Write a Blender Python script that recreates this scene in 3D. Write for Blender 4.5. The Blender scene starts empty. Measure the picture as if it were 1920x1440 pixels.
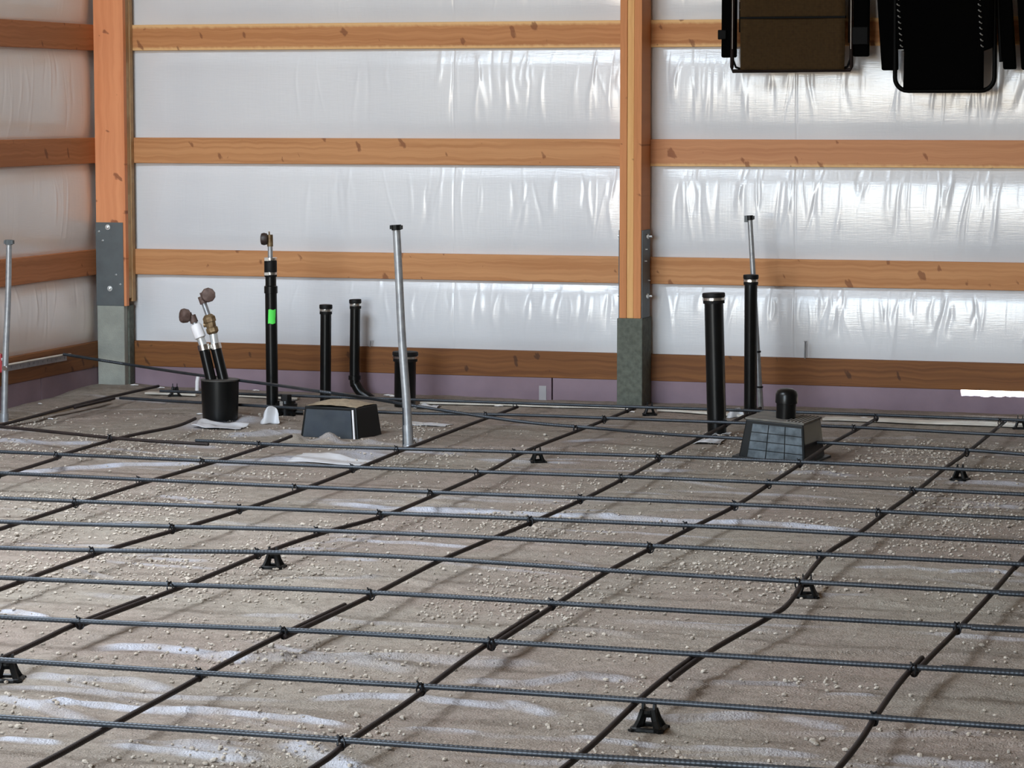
import bpy, bmesh, math, random
import numpy as np
from mathutils import Vector, Matrix

# ------------------------------------------------------------------ camera
SC = bpy.context.scene
COL = SC.collection
F_PX, YAW, PIT, ROL = 5317.82, -0.300602, -0.0975489, -0.0003265
CAM = Vector((6.77385, -14.27775, 1.56796))
_F = Vector((math.sin(YAW) * math.cos(PIT), math.cos(YAW) * math.cos(PIT), math.sin(PIT)))
_R0 = Vector((math.cos(YAW), -math.sin(YAW), 0))
_U0 = _R0.cross(_F)
_R = _R0 * math.cos(ROL) + _U0 * math.sin(ROL)
_U = -_R0 * math.sin(ROL) + _U0 * math.cos(ROL)
cd = bpy.data.cameras.new('camera')
cd.sensor_fit = 'HORIZONTAL'; cd.sensor_width = 36.0
cd.lens = 36.0 * F_PX / 1920.0
cd.clip_start = 0.05; cd.clip_end = 200
co = bpy.data.objects.new('camera', cd); COL.objects.link(co)
M = Matrix.Identity(4)
for i in range(3):
    M[i][0] = _R[i]; M[i][1] = _U[i]; M[i][2] = -_F[i]; M[i][3] = CAM[i]
co.matrix_world = M
SC.camera = co

# ------------------------------------------------------------------ world, light, exposure
W = bpy.data.worlds.new('world'); SC.world = W; W.use_nodes = True
nt = W.node_tree; nt.nodes.clear()
wo = nt.nodes.new('ShaderNodeOutputWorld'); bg = nt.nodes.new('ShaderNodeBackground')
tc = nt.nodes.new('ShaderNodeTexCoord'); sp = nt.nodes.new('ShaderNodeSeparateXYZ'); rp = nt.nodes.new('ShaderNodeValToRGB')
mr = nt.nodes.new('ShaderNodeMapRange'); mr.inputs['From Min'].default_value = -1; mr.inputs['From Max'].default_value = 1
nt.links.new(tc.outputs['Generated'], sp.inputs[0]); nt.links.new(sp.outputs['Z'], mr.inputs[0])
nt.links.new(mr.outputs[0], rp.inputs[0]); nt.links.new(rp.outputs[0], bg.inputs[0]); nt.links.new(bg.outputs[0], wo.inputs[0])
cr = rp.color_ramp
cr.elements[0].position = 0.0; cr.elements[0].color = (.34, .27, .20, 1)
cr.elements[1].position = 1.0; cr.elements[1].color = (.82, .90, 1.0, 1)
for pos, c in ((.490, (.50, .42, .32, 1)), (.502, (1.0, .86, .62, 1)), (.514, (1.0, .95, .85, 1)), (.532, (.68, .85, 1.0, 1))):
    e = cr.elements.new(pos); e.color = c
bg.inputs[1].default_value = 5.0

# daylight portal in the big door opening of the front wall
DOOR = (0.2, 3.9, 3.9); YF = -16.0
ld = bpy.data.lights.new('door_portal', 'AREA'); ld.shape = 'RECTANGLE'
ld.size = DOOR[1] - DOOR[0]; ld.size_y = DOOR[2]; ld.cycles.is_portal = True
lo = bpy.data.objects.new('door_portal', ld); COL.objects.link(lo)
lo.location = ((DOOR[0] + DOOR[1]) / 2, YF + .02, DOOR[2] / 2); lo.rotation_euler = (math.radians(90), 0, 0)

# unseen roof opening, added to bring more light down onto the floor
SKY = (.05, 2.3, -7.6, -4.9)
ls = bpy.data.lights.new('added_roof_portal', 'AREA'); ls.shape = 'RECTANGLE'
ls.size = SKY[1] - SKY[0]; ls.size_y = SKY[3] - SKY[2]; ls.cycles.is_portal = True
lq = bpy.data.objects.new('added_roof_portal', ls); COL.objects.link(lq)
lq.location = ((SKY[0] + SKY[1]) / 2, (SKY[2] + SKY[3]) / 2, 4.39)

SC.view_settings.view_transform = 'Standard'; SC.view_settings.look = 'None'
SC.view_settings.gamma = 1; SC.view_settings.use_curve_mapping = False
SC.view_settings.exposure = 2.28
SC.cycles.use_denoising = True
SC.cycles.max_bounces = 10; SC.cycles.diffuse_bounces = 7; SC.cycles.glossy_bounces = 4
SC.cycles.caustics_reflective = False; SC.cycles.caustics_refractive = False
SC.cycles.sample_clamp_indirect = 6

# ------------------------------------------------------------------ pixel -> place
def ray(x, y):
    return _F + _R * ((x - 960) / F_PX) - _U * ((y - 720) / F_PX)
def at_y(x, y, Y):
    d = ray(x, y); t = (Y - CAM.y) / d.y; return CAM + d * t
def at_x(x, y, X):
    d = ray(x, y); t = (X - CAM.x) / d.x; return CAM + d * t
def at_z(x, y, Z):
    d = ray(x, y); t = (Z - CAM.z) / d.z; return CAM + d * t

# ------------------------------------------------------------------ materials
def mat(name, col, rough=.6, metal=0., spec=.5, var=None, vscale=20., bump=0., bscale=60., coat=0.):
    m = bpy.data.materials.new(name); m.use_nodes = True
    n = m.node_tree.nodes; l = m.node_tree.links
    b = n['Principled BSDF']
    b.inputs['Base Color'].default_value = (*col, 1); b.inputs['Roughness'].default_value = rough
    b.inputs['Metallic'].default_value = metal; b.inputs['Specular IOR Level'].default_value = spec
    if coat: b.inputs['Coat Weight'].default_value = coat
    if var is not None or bump:
        t = n.new('ShaderNodeTexCoord')
    if var is not None:
        no = n.new('ShaderNodeTexNoise'); no.inputs['Scale'].default_value = vscale; no.inputs['Detail'].default_value = 6
        r = n.new('ShaderNodeValToRGB'); r.color_ramp.elements[0].position = .35; r.color_ramp.elements[1].position = .65
        r.color_ramp.elements[0].color = (*col, 1); r.color_ramp.elements[1].color = (*var, 1)
        l.new(t.outputs['Object'], no.inputs['Vector']); l.new(no.outputs['Fac'], r.inputs[0]); l.new(r.outputs[0], b.inputs['Base Color'])
    if bump:
        nb = n.new('ShaderNodeTexNoise'); nb.inputs['Scale'].default_value = bscale; nb.inputs['Detail'].default_value = 4
        bp = n.new('ShaderNodeBump'); bp.inputs['Strength'].default_value = bump; bp.inputs['Distance'].default_value = .004
        l.new(t.outputs['Object'], nb.inputs['Vector']); l.new(nb.outputs['Fac'], bp.inputs['Height']); l.new(bp.outputs[0], b.inputs['Normal'])
    return m

def wood(name, a, b_, knot, pale=None, top=0., bot=0., half=.07, axis='X', gx=.55, gz=34, knots=1.0, rough=.62):
    """fir board: long grain, round knots, optional pale sapwood bands along its top / bottom edges"""
    m = bpy.data.materials.new(name); m.use_nodes = True
    n = m.node_tree.nodes; l = m.node_tree.links; bs = n['Principled BSDF']
    t = n.new('ShaderNodeTexCoord'); oi = n.new('ShaderNodeObjectInfo')
    sep = n.new('ShaderNodeSeparateXYZ'); l.new(t.outputs['Object'], sep.inputs[0])
    u, v = {'X': ('X', 'Z'), 'Y': ('Y', 'Z'), 'Z': ('Z', 'X')}[axis]
    def math_(op, x, y=None, c=None):
        k = n.new('ShaderNodeMath'); k.operation = op
        for i, q in enumerate((x, y, c)):
            if q is None: continue
            if isinstance(q, (int, float)): k.inputs[i].default_value = q
            else: l.new(q, k.inputs[i])
        return k.outputs[0]
    off = math_('MULTIPLY', oi.outputs['Random'], 37.)
    U = math_('ADD', sep.outputs[u], off); V = sep.outputs[v]
    # knots
    cv = n.new('ShaderNodeCombineXYZ'); l.new(math_('ADD', U, math_('MULTIPLY', V, .35)), cv.inputs[0]); l.new(math_('MULTIPLY', V, .62), cv.inputs[1])
    vo = n.new('ShaderNodeTexVoronoi'); vo.voronoi_dimensions = '2D'; vo.inputs['Scale'].default_value = 7.5
    ns0 = n.new('ShaderNodeTexNoise'); ns0.inputs['Scale'].default_value = 30; l.new(cv.outputs[0], ns0.inputs['Vector'])
    mx0 = n.new('ShaderNodeMixRGB'); mx0.blend_type = 'ADD'; mx0.inputs[0].default_value = .045
    l.new(cv.outputs[0], mx0.inputs[1]); l.new(ns0.outputs['Color'], mx0.inputs[2]); l.new(mx0.outputs[0], vo.inputs['Vector'])
    sepc = n.new('ShaderNodeSeparateColor'); l.new(vo.outputs['Color'], sepc.inputs[0])
    rad = math_('MULTIPLY', math_('POWER', sepc.outputs[0], 1.7), .125 * knots)
    kd = math_('SUBTRACT', vo.outputs['Distance'], rad)
    km = n.new('ShaderNodeMapRange'); km.inputs['From Min'].default_value = .025; km.inputs['From Max'].default_value = -.02
    km.inputs['To Min'].default_value = 0.; km.inputs['To Max'].default_value = 1.; l.new(kd, km.inputs[0])
    # grain bends round the knots
    bend = math_('MULTIPLY', vo.outputs['Distance'], .08)
    c2 = n.new('ShaderNodeCombineXYZ'); l.new(math_('MULTIPLY', U, gx), c2.inputs[0]); l.new(math_('MULTIPLY', math_('ADD', V, math_('MULTIPLY', bend, .2)), gz), c2.inputs[1])
    l.new(math_('MULTIPLY', off, 1.7), c2.inputs[2])
    ns = n.new('ShaderNodeTexNoise'); ns.inputs['Scale'].default_value = 1.6; ns.inputs['Detail'].default_value = 5; l.new(c2.outputs[0], ns.inputs['Vector'])
    r = n.new('ShaderNodeValToRGB'); r.color_ramp.elements[0].position = .38; r.color_ramp.elements[1].position = .64
    r.color_ramp.elements[0].color = (*a, 1); r.color_ramp.elements[1].color = (*b_, 1); l.new(ns.outputs['Fac'], r.inputs[0])
    col = r.outputs[0]
    if pale is not None:
        for amt, sgn in ((top, 1), (bot, -1)):
            if amt <= 0: continue
            e = math_('MULTIPLY', V, sgn / half)
            e = math_('ADD', e, math_('MULTIPLY', math_('SUBTRACT', ns0.outputs['Fac'], .5), .25))
            q = n.new('ShaderNodeMapRange'); q.inputs['From Min'].default_value = 1 - amt - .1; q.inputs['From Max'].default_value = 1 - amt + .1
            l.new(e, q.inputs[0])
            mx = n.new('ShaderNodeMixRGB'); mx.inputs[2].default_value = (*pale, 1); l.new(q.outputs[0], mx.inputs[0]); l.new(col, mx.inputs[1]); col = mx.outputs[0]
    mk = n.new('ShaderNodeMixRGB'); mk.inputs[2].default_value = (*knot, 1)
    l.new(math_('MULTIPLY', km.outputs[0], .72), mk.inputs[0]); l.new(col, mk.inputs[1])
    l.new(mk.outputs[0], bs.inputs['Base Color']); bs.inputs['Roughness'].default_value = rough; bs.inputs['Specular IOR Level'].default_value = .25
    return m

FIR = wood('fir', (.56, .275, .12), (.45, .20, .08), (.20, .07, .03), (.72, .44, .20), .0, .0)
FIR_EDGED = wood('fir_edged', (.53, .245, .10), (.43, .18, .068), (.20, .07, .03), (.74, .46, .21), .25, .2)
FIR_LOW = wood('fir_low_edge', (.57, .27, .13), (.49, .215, .10), (.22, .07, .03), (.76, .48, .22), .0, .16)
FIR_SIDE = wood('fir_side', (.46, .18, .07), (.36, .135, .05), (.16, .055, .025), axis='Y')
POST_WOOD = wood('post_fir', (.76, .32, .15), (.66, .25, .11), (.20, .06, .03), axis='Z', gz=18, knots=1.0)
PLY_ORANGE = wood('ply_orange', (.60, .25, .10), (.50, .20, .075), (.2, .07, .03), axis='Z', gz=30, knots=.4)
PLY_PALE = wood('ply_pale', (.74, .42, .17), (.66, .35, .13), (.25, .1, .04), axis='Z', gz=30, knots=.3)
STUD_PALE = wood('stud_pale', (.50, .33, .17), (.38, .22, .10), (.2, .09, .04), axis='Z', gz=60, knots=.3)
TREATED = wood('treated', (.21, .085, .026), (.14, .052, .017), (.05, .02, .01), knots=.8)
TREATED_SIDE = wood('treated_side', (.22, .088, .028), (.15, .056, .019), (.05, .02, .01), axis='Y')
PINK = mat('pink_foam', (.265, .19, .225), .8, var=(.20, .14, .17), vscale=3, bump=.2, bscale=40)
CONC = mat('concrete_light', (.33, .34, .30), .85, var=(.25, .26, .23), vscale=9, bump=.5, bscale=120)
CONC_D = mat('concrete_dark', (.125, .135, .11), .85, var=(.08, .088, .07), vscale=40, bump=.6, bscale=140)
PLATE = mat('grey_painted_steel', (.105, .12, .125), .55, var=(.085, .095, .10), vscale=12)
ZINC = mat('zinc', (.72, .74, .74), .35, metal=.6)
CLAMP = mat('stainless', (.78, .77, .74), .22, metal=1.)
GALV = mat('galvanised', (.40, .41, .42), .4, metal=.55, var=(.30, .31, .33), vscale=30)
BAR = mat('mill_scale_steel', (.046, .053, .063), .42, metal=.5, var=(.030, .035, .043), vscale=14)
RUST = mat('brown_rebar', (.030, .020, .018), .6, metal=.2, spec=.3, var=(.019, .0135, .013), vscale=18)
TIE = mat('tie_wire', (.012, .012, .014), .5, metal=.5)
ABS = mat('black_abs', (.003, .0032, .0032), .3, spec=.28, var=(.005, .0052, .0052), vscale=7)
RUBBER = mat('black_rubber', (.004, .0036, .0036), .6, spec=.25)
BLKPL = mat('black_plastic', (.0035, .004, .0042), .45, spec=.25)
DUSTY = mat('dusty_black_plastic', (.10, .125, .145), .6, var=(.03, .04, .048), vscale=22)
NAVY = mat('box_front', (.022, .030, .043), .5, var=(.035, .045, .055), vscale=14)
SAND = mat('sand', (.38, .30, .20), .95, var=(.28, .22, .15), vscale=50, bump=.8, bscale=200)
STONE = mat('pebble', (.56, .50, .43), .9, spec=.2, var=(.36, .31, .26), vscale=12)
BRONZE = mat('brown_brass', (.15, .10, .085), .6, metal=.2, var=(.085, .05, .04), vscale=40)
BRASS = mat('brass', (.26, .18, .095), .45, metal=.5, var=(.12, .07, .03), vscale=40)
WHITEPL = mat('white_plastic', (.78, .76, .77), .5)
GREEN = mat('green_tape', (.10, .80, .10), .6)
RED = mat('red_plastic', (.30, .015, .02), .5)
CREAM = mat('cream_edge', (.72, .68, .60), .7, var=(.55, .50, .43), vscale=8)
POLYW = mat('loose_poly', (.62, .63, .66), .35, var=(.50, .49, .49), vscale=9)
TANSTRIP = mat('tan_strip', (.36, .27, .18), .8, var=(.2, .15, .1), vscale=9)
MARK = mat('marker_ink', (.03, .025, .04), .7)
BLACKF = mat('black_sling', (.0008, .0008, .0008), .9, spec=.03)
BLACKT = mat('black_tube', (.0012, .0012, .0012), .6, spec=.08)
CORD = mat('grey_cord', (.20, .20, .19), .7)
CEIL = mat('ceiling_lining', (.64, .49, .33), .8, var=(.54, .39, .24), vscale=1.5)
PLAIN = mat('side_lining', (.55, .52, .48), .6)

def sling_mat():
    m = bpy.data.materials.new('brown_mesh_sling'); m.use_nodes = True
    n = m.node_tree.nodes; l = m.node_tree.links; b = n['Principled BSDF']
    t = n.new('ShaderNodeTexCoord'); w1 = n.new('ShaderNodeTexWave'); w1.inputs['Scale'].default_value = 60; w1.bands_direction = 'X'
    w2 = n.new('ShaderNodeTexWave'); w2.inputs['Scale'].default_value = 60; w2.bands_direction = 'Z'
    no = n.new('ShaderNodeTexNoise'); no.inputs['Scale'].default_value = 70
    for w in (w1, w2, no): l.new(t.outputs['Object'], w.inputs['Vector'])
    a = n.new('ShaderNodeMath'); a.operation = 'MULTIPLY'; l.new(w1.outputs['Fac'], a.inputs[0]); l.new(w2.outputs['Fac'], a.inputs[1])
    a2 = n.new('ShaderNodeMath'); a2.operation = 'ADD'; l.new(a.outputs[0], a2.inputs[0]); l.new(no.outputs['Fac'], a2.inputs[1])
    r = n.new('ShaderNodeValToRGB'); r.color_ramp.elements[0].color = (.024, .0135, .0055, 1); r.color_ramp.elements[1].color = (.048, .028, .011, 1)
    r.color_ramp.elements[0].position = .3; r.color_ramp.elements[1].position = 1.
    l.new(a2.outputs[0], r.inputs[0]); l.new(r.outputs[0], b.inputs['Base Color']); b.inputs['Roughness'].default_value = .9
    b.inputs['Specular IOR Level'].default_value = .1
    return m
SLING = sling_mat()

def film_mat(name, c1, c2, axis):
    m = bpy.data.materials.new(name); m.use_nodes = True
    n = m.node_tree.nodes; l = m.node_tree.links; b = n['Principled BSDF']
    t = n.new('ShaderNodeTexCoord'); no = n.new('ShaderNodeTexNoise'); no.inputs['Scale'].default_value = 1.3
    l.new(t.outputs['Object'], no.inputs['Vector'])
    r = n.new('ShaderNodeValToRGB'); r.color_ramp.elements[0].position = .35; r.color_ramp.elements[1].position = .65
    r.color_ramp.elements[0].color = (*c1, 1); r.color_ramp.elements[1].color = (*c2, 1)
    l.new(no.outputs['Fac'], r.inputs[0]); l.new(r.outputs[0], b.inputs['Base Color'])
    b.inputs['Roughness'].default_value = .23; b.inputs['Specular IOR Level'].default_value = .75
    # scrim of fine threads under the film
    mp = n.new('ShaderNodeMapping'); mp.inputs['Scale'].default_value = (8, 8, 110); l.new(t.outputs['Object'], mp.inputs[0])
    nb = n.new('ShaderNodeTexNoise'); nb.inputs['Scale'].default_value = 1.5; nb.inputs['Detail'].default_value = 3; l.new(mp.outputs[0], nb.inputs['Vector'])
    mp2 = n.new('ShaderNodeMapping'); mp2.inputs['Scale'].default_value = (90, 90, 5); l.new(t.outputs['Object'], mp2.inputs[0])
    nb2 = n.new('ShaderNodeTexNoise'); nb2.inputs['Scale'].default_value = .8; nb2.inputs['Detail'].default_value = 3; l.new(mp2.outputs[0], nb2.inputs['Vector'])
    ad = n.new('ShaderNodeMath'); l.new(nb.outputs['Fac'], ad.inputs[0]); l.new(nb2.outputs['Fac'], ad.inputs[1])
    bp = n.new('ShaderNodeBump'); bp.inputs['Strength'].default_value = .12; bp.inputs['Distance'].default_value = .004
    l.new(ad.outputs[0], bp.inputs['Height']); l.new(bp.outputs[0], b.inputs['Normal'])
    return m
FILM = film_mat('white_film', (.74, .745, .765), (.66, .67, .70), 'X')
FILM_L = film_mat('white_film_side_lit', (.83, .77, .73), (.77, .70, .66), 'Y')  # same film, with the warm light on this wall put into its colour

def ground_mat():
    m = bpy.data.materials.new('dusty_poly_sheet'); m.use_nodes = True
    n = m.node_tree.nodes; l = m.node_tree.links; b = n['Principled BSDF']
    t = n.new('ShaderNodeTexCoord')
    def noise(scale, det=5, sc=(1, 1, 1)):
        mp = n.new('ShaderNodeMapping'); mp.inputs['Scale'].default_value = sc; l.new(t.outputs['Object'], mp.inputs[0])
        q = n.new('ShaderNodeTexNoise'); q.inputs['Scale'].default_value = scale; q.inputs['Detail'].default_value = det
        l.new(mp.outputs[0], q.inputs['Vector']); return q.outputs['Fac']
    def ramp(f, p0, c0, p1, c1):
        r = n.new('ShaderNodeValToRGB'); r.color_ramp.elements[0].position = p0; r.color_ramp.elements[1].position = p1
        r.color_ramp.elements[0].color = (*c0, 1); r.color_ramp.elements[1].color = (*c1, 1); l.new(f, r.inputs[0]); return r.outputs[0]
    def mix(f, a, c, k=None):
        q = n.new('ShaderNodeMixRGB'); l.new(f, q.inputs[0])
        for i, z in ((1, a), (2, c)):
            if isinstance(z, tuple): q.inputs[i].default_value = (*z, 1)
            else: l.new(z, q.inputs[i])
        return q.outputs[0]
    base = ramp(noise(1.4, 6), .38, (.29, .235, .20), .62, (.305, .27, .225))
    base = mix(ramp(noise(5, 8, (1, 2, 1)), .44, (0, 0, 0), .66, (.55, .55, .55)), base, (.19, .155, .125))
    base = mix(ramp(noise(22, 8), .46, (0, 0, 0), .70, (.6, .6, .6)), base, (.16, .13, .105))
    base = mix(ramp(noise(70, 4), .52, (0, 0, 0), .72, (.5, .5, .5)), base, (.42, .37, .31))
    at = n.new('ShaderNodeAttribute'); at.attribute_name = 'clean_sheen'
    nb = ramp(noise(9, 5), .3, (.35, .35, .35), .6, (1, 1, 1))
    mu = n.new('ShaderNodeMath'); mu.operation = 'MULTIPLY'; l.new(at.outputs['Fac'], mu.inputs[0]); l.new(nb, mu.inputs[1])
    l.new(mix(mu.outputs[0], base, (.46, .47, .53)), b.inputs['Base Color'])  # bare sheet on the folds, its bluish sky sheen put into the colour
    rr = n.new('ShaderNodeMapRange'); rr.inputs['To Min'].default_value = .8; rr.inputs['To Max'].default_value = .35
    l.new(mu.outputs[0], rr.inputs[0]); l.new(rr.outputs[0], b.inputs['Roughness'])
    b.inputs['Specular IOR Level'].default_value = .22
    ad = n.new('ShaderNodeMath'); l.new(noise(45, 6), ad.inputs[0]); l.new(noise(160, 3), ad.inputs[1])
    bp = n.new('ShaderNodeBump'); bp.inputs['Strength'].default_value = .6; bp.inputs['Distance'].default_value = .012
    l.new(ad.outputs[0], bp.inputs['Height']); l.new(bp.outputs[0], b.inputs['Normal'])
    return m
GROUND = ground_mat()

# ------------------------------------------------------------------ mesh helpers
class MB:
    def __init__(s): s.v = []; s.f = []
    def add(s, vs, fs):
        o = len(s.v); s.v += [tuple(v) for v in vs]; s.f += [tuple(i + o for i in f) for f in fs]; return s
    def box(s, a, b, top=(1, 1), M=None):
        (x0, y0, z0), (x1, y1, z1) = a, b
        cx, cy = (x0 + x1) / 2, (y0 + y1) / 2
        vs = [(x0, y0, z0), (x1, y0, z0), (x1, y1, z0), (x0, y1, z0)]
        vs += [(cx + (x - cx) * top[0], cy + (y - cy) * top[1], z1) for x, y, _ in vs]
        if M is not None: vs = [M @ Vector(v) for v in vs]
        return s.add(vs, [(3, 2, 1, 0), (4, 5, 6, 7), (0, 1, 5, 4), (1, 2, 6, 5), (2, 3, 7, 6), (3, 0, 4, 7)])
    def tube(s, pts, r, n=12, cap=True):
        pts = [Vector(p) for p in pts]; k = len(pts)
        rs = r if isinstance(r, (list, tuple)) else [r] * k
        up = None; vs = []
        for i, p in enumerate(pts):
            t = (pts[min(i + 1, k - 1)] - pts[max(i - 1, 0)])
            if t.length < 1e-9: t = Vector((0, 0, 1))
            t.normalize()
            if up is None:
                up = Vector((0, 0, 1)) if abs(t.z) < .9 else Vector((1, 0, 0))
            a = (up - t * up.dot(t)).normalized(); b = t.cross(a); up = a
            for j in range(n):
                w = 2 * math.pi * j / n; vs.append(p + (a * math.cos(w) + b * math.sin(w)) * rs[i])
        fs = [(i * n + j, i * n + (j + 1) % n, (i + 1) * n + (j + 1) % n, (i + 1) * n + j) for i in range(k - 1) for j in range(n)]
        if cap: fs += [tuple(range(n - 1, -1, -1)), tuple((k - 1) * n + j for j in range(n))]
        return s.add(vs, fs)
    def lathe(s, base, axis, prof, n=24):
        """profile of (distance along axis, radius); radius 0 is allowed at the ends"""
        base = Vector(base); t = Vector(axis).normalized()
        pts = [base + t * d for d, _ in prof]
        up = Vector((0, 0, 1)) if abs(t.z) < .9 else Vector((1, 0, 0))
        a = (up - t * up.dot(t)).normalized(); b = t.cross(a); vs = []
        for (d, r), p in zip(prof, pts):
            for j in range(n):
                w = 2 * math.pi * j / n; vs.append(p + (a * math.cos(w) + b * math.sin(w)) * max(r, 1e-5))
        k = len(prof)
        fs = [(i * n + j, i * n + (j + 1) % n, (i + 1) * n + (j + 1) % n, (i + 1) * n + j) for i in range(k - 1) for j in range(n)]
        fs += [tuple(range(n - 1, -1, -1)), tuple((k - 1) * n + j for j in range(n))]
        return s.add(vs, fs)
    def build(s, name, m, parent=None, smooth=False, bevel=0., origin=None, local=False):
        me = bpy.data.meshes.new(name)
        o = Vector(origin) if origin is not None else Vector((0, 0, 0))
        wp = Vector((0, 0, 0)); q = parent
        while q is not None: wp = wp + q.location; q = q.parent
        if parent is not None and not local:
            o = wp if origin is None else o
        me.from_pydata([tuple(Vector(v) - o) if not local else v for v in s.v], [], s.f); me.update()
        me.materials.append(m)
        if smooth:
            me.polygons.foreach_set('use_smooth', [True] * len(me.polygons))
            try: me.set_sharp_from_angle(angle=math.radians(40))
            except Exception: pass
        ob = bpy.data.objects.new(name, me); COL.objects.link(ob)
        if parent is not None:
            ob.parent = parent
            ob.location = (0, 0, 0) if (local or origin is None) else (o - wp)
        elif not local: ob.location = o
        if bevel:
            bv = ob.modifiers.new('bevel', 'BEVEL'); bv.width = bevel; bv.segments = 2; bv.limit_method = 'ANGLE'
        return ob

def tag(o, label=None, cat=None, group=None, kind=None):
    if label: o['label'] = label
    if cat: o['category'] = cat
    if group: o['group'] = group
    if kind: o['kind'] = kind
    return o
def empty(name, loc, label, cat, group=None):
    o = bpy.data.objects.new(name, None); COL.objects.link(o); o.location = loc; o.empty_display_size = .05
    o.matrix_world = Matrix.Translation(Vector(loc))
    return tag(o, label, cat, group)
def copy_tree(o, parent=None):
    c = o.copy(); COL.objects.link(c)
    if parent: c.parent = parent
    for ch in list(o.children): copy_tree(ch, c)
    return c
def grid(name, X, Y, Z, m, attrs=None):
    """X, Y, Z arrays of one shape -> a smooth sheet"""
    h, w = X.shape
    co_ = np.stack([X, Y, Z], -1).reshape(-1, 3).astype(np.float32)
    idx = np.arange(h * w).reshape(h, w)
    q = np.stack([idx[:-1, :-1], idx[:-1, 1:], idx[1:, 1:], idx[1:, :-1]], -1).reshape(-1, 4)
    me = bpy.data.meshes.new(name); me.vertices.add(len(co_)); me.vertices.foreach_set('co', co_.ravel())
    me.loops.add(q.size); me.loops.foreach_set('vertex_index', q.ravel().astype(np.int32))
    me.polygons.add(len(q)); me.polygons.foreach_set('loop_start', (np.arange(len(q)) * 4).astype(np.int32))
    me.polygons.foreach_set('loop_total', np.full(len(q), 4, np.int32))
    me.update(calc_edges=True); me.validate()
    me.polygons.foreach_set('use_smooth', np.ones(len(q), bool))
    if attrs:
        for k, a in attrs.items():
            at = me.attributes.new(k, 'FLOAT', 'POINT'); at.data.foreach_set('value', a.ravel().astype(np.float32))
    me.materials.append(m); ob = bpy.data.objects.new(name, me); COL.objects.link(ob); return ob

RS = np.random.RandomState(7)
def vnoise(X, Y, s, seed):
    """smooth value noise on arrays"""
    r = np.random.RandomState(seed); T = r.rand(64, 64)
    x = X * s + 100; y = Y * s + 100
    xi = np.floor(x).astype(int); yi = np.floor(y).astype(int); fx = x - xi; fy = y - yi
    fx = fx * fx * (3 - 2 * fx); fy = fy * fy * (3 - 2 * fy)
    g = lambda a, b: T[a % 64, b % 64]
    return (g(xi, yi) * (1 - fx) + g(xi + 1, yi) * fx) * (1 - fy) + (g(xi, yi + 1) * (1 - fx) + g(xi + 1, yi + 1) * fx) * fy
def sstep(a, b, x):
    t = np.clip((x - a) / (b - a), 0, 1); return t * t * (3 - 2 * t)

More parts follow.
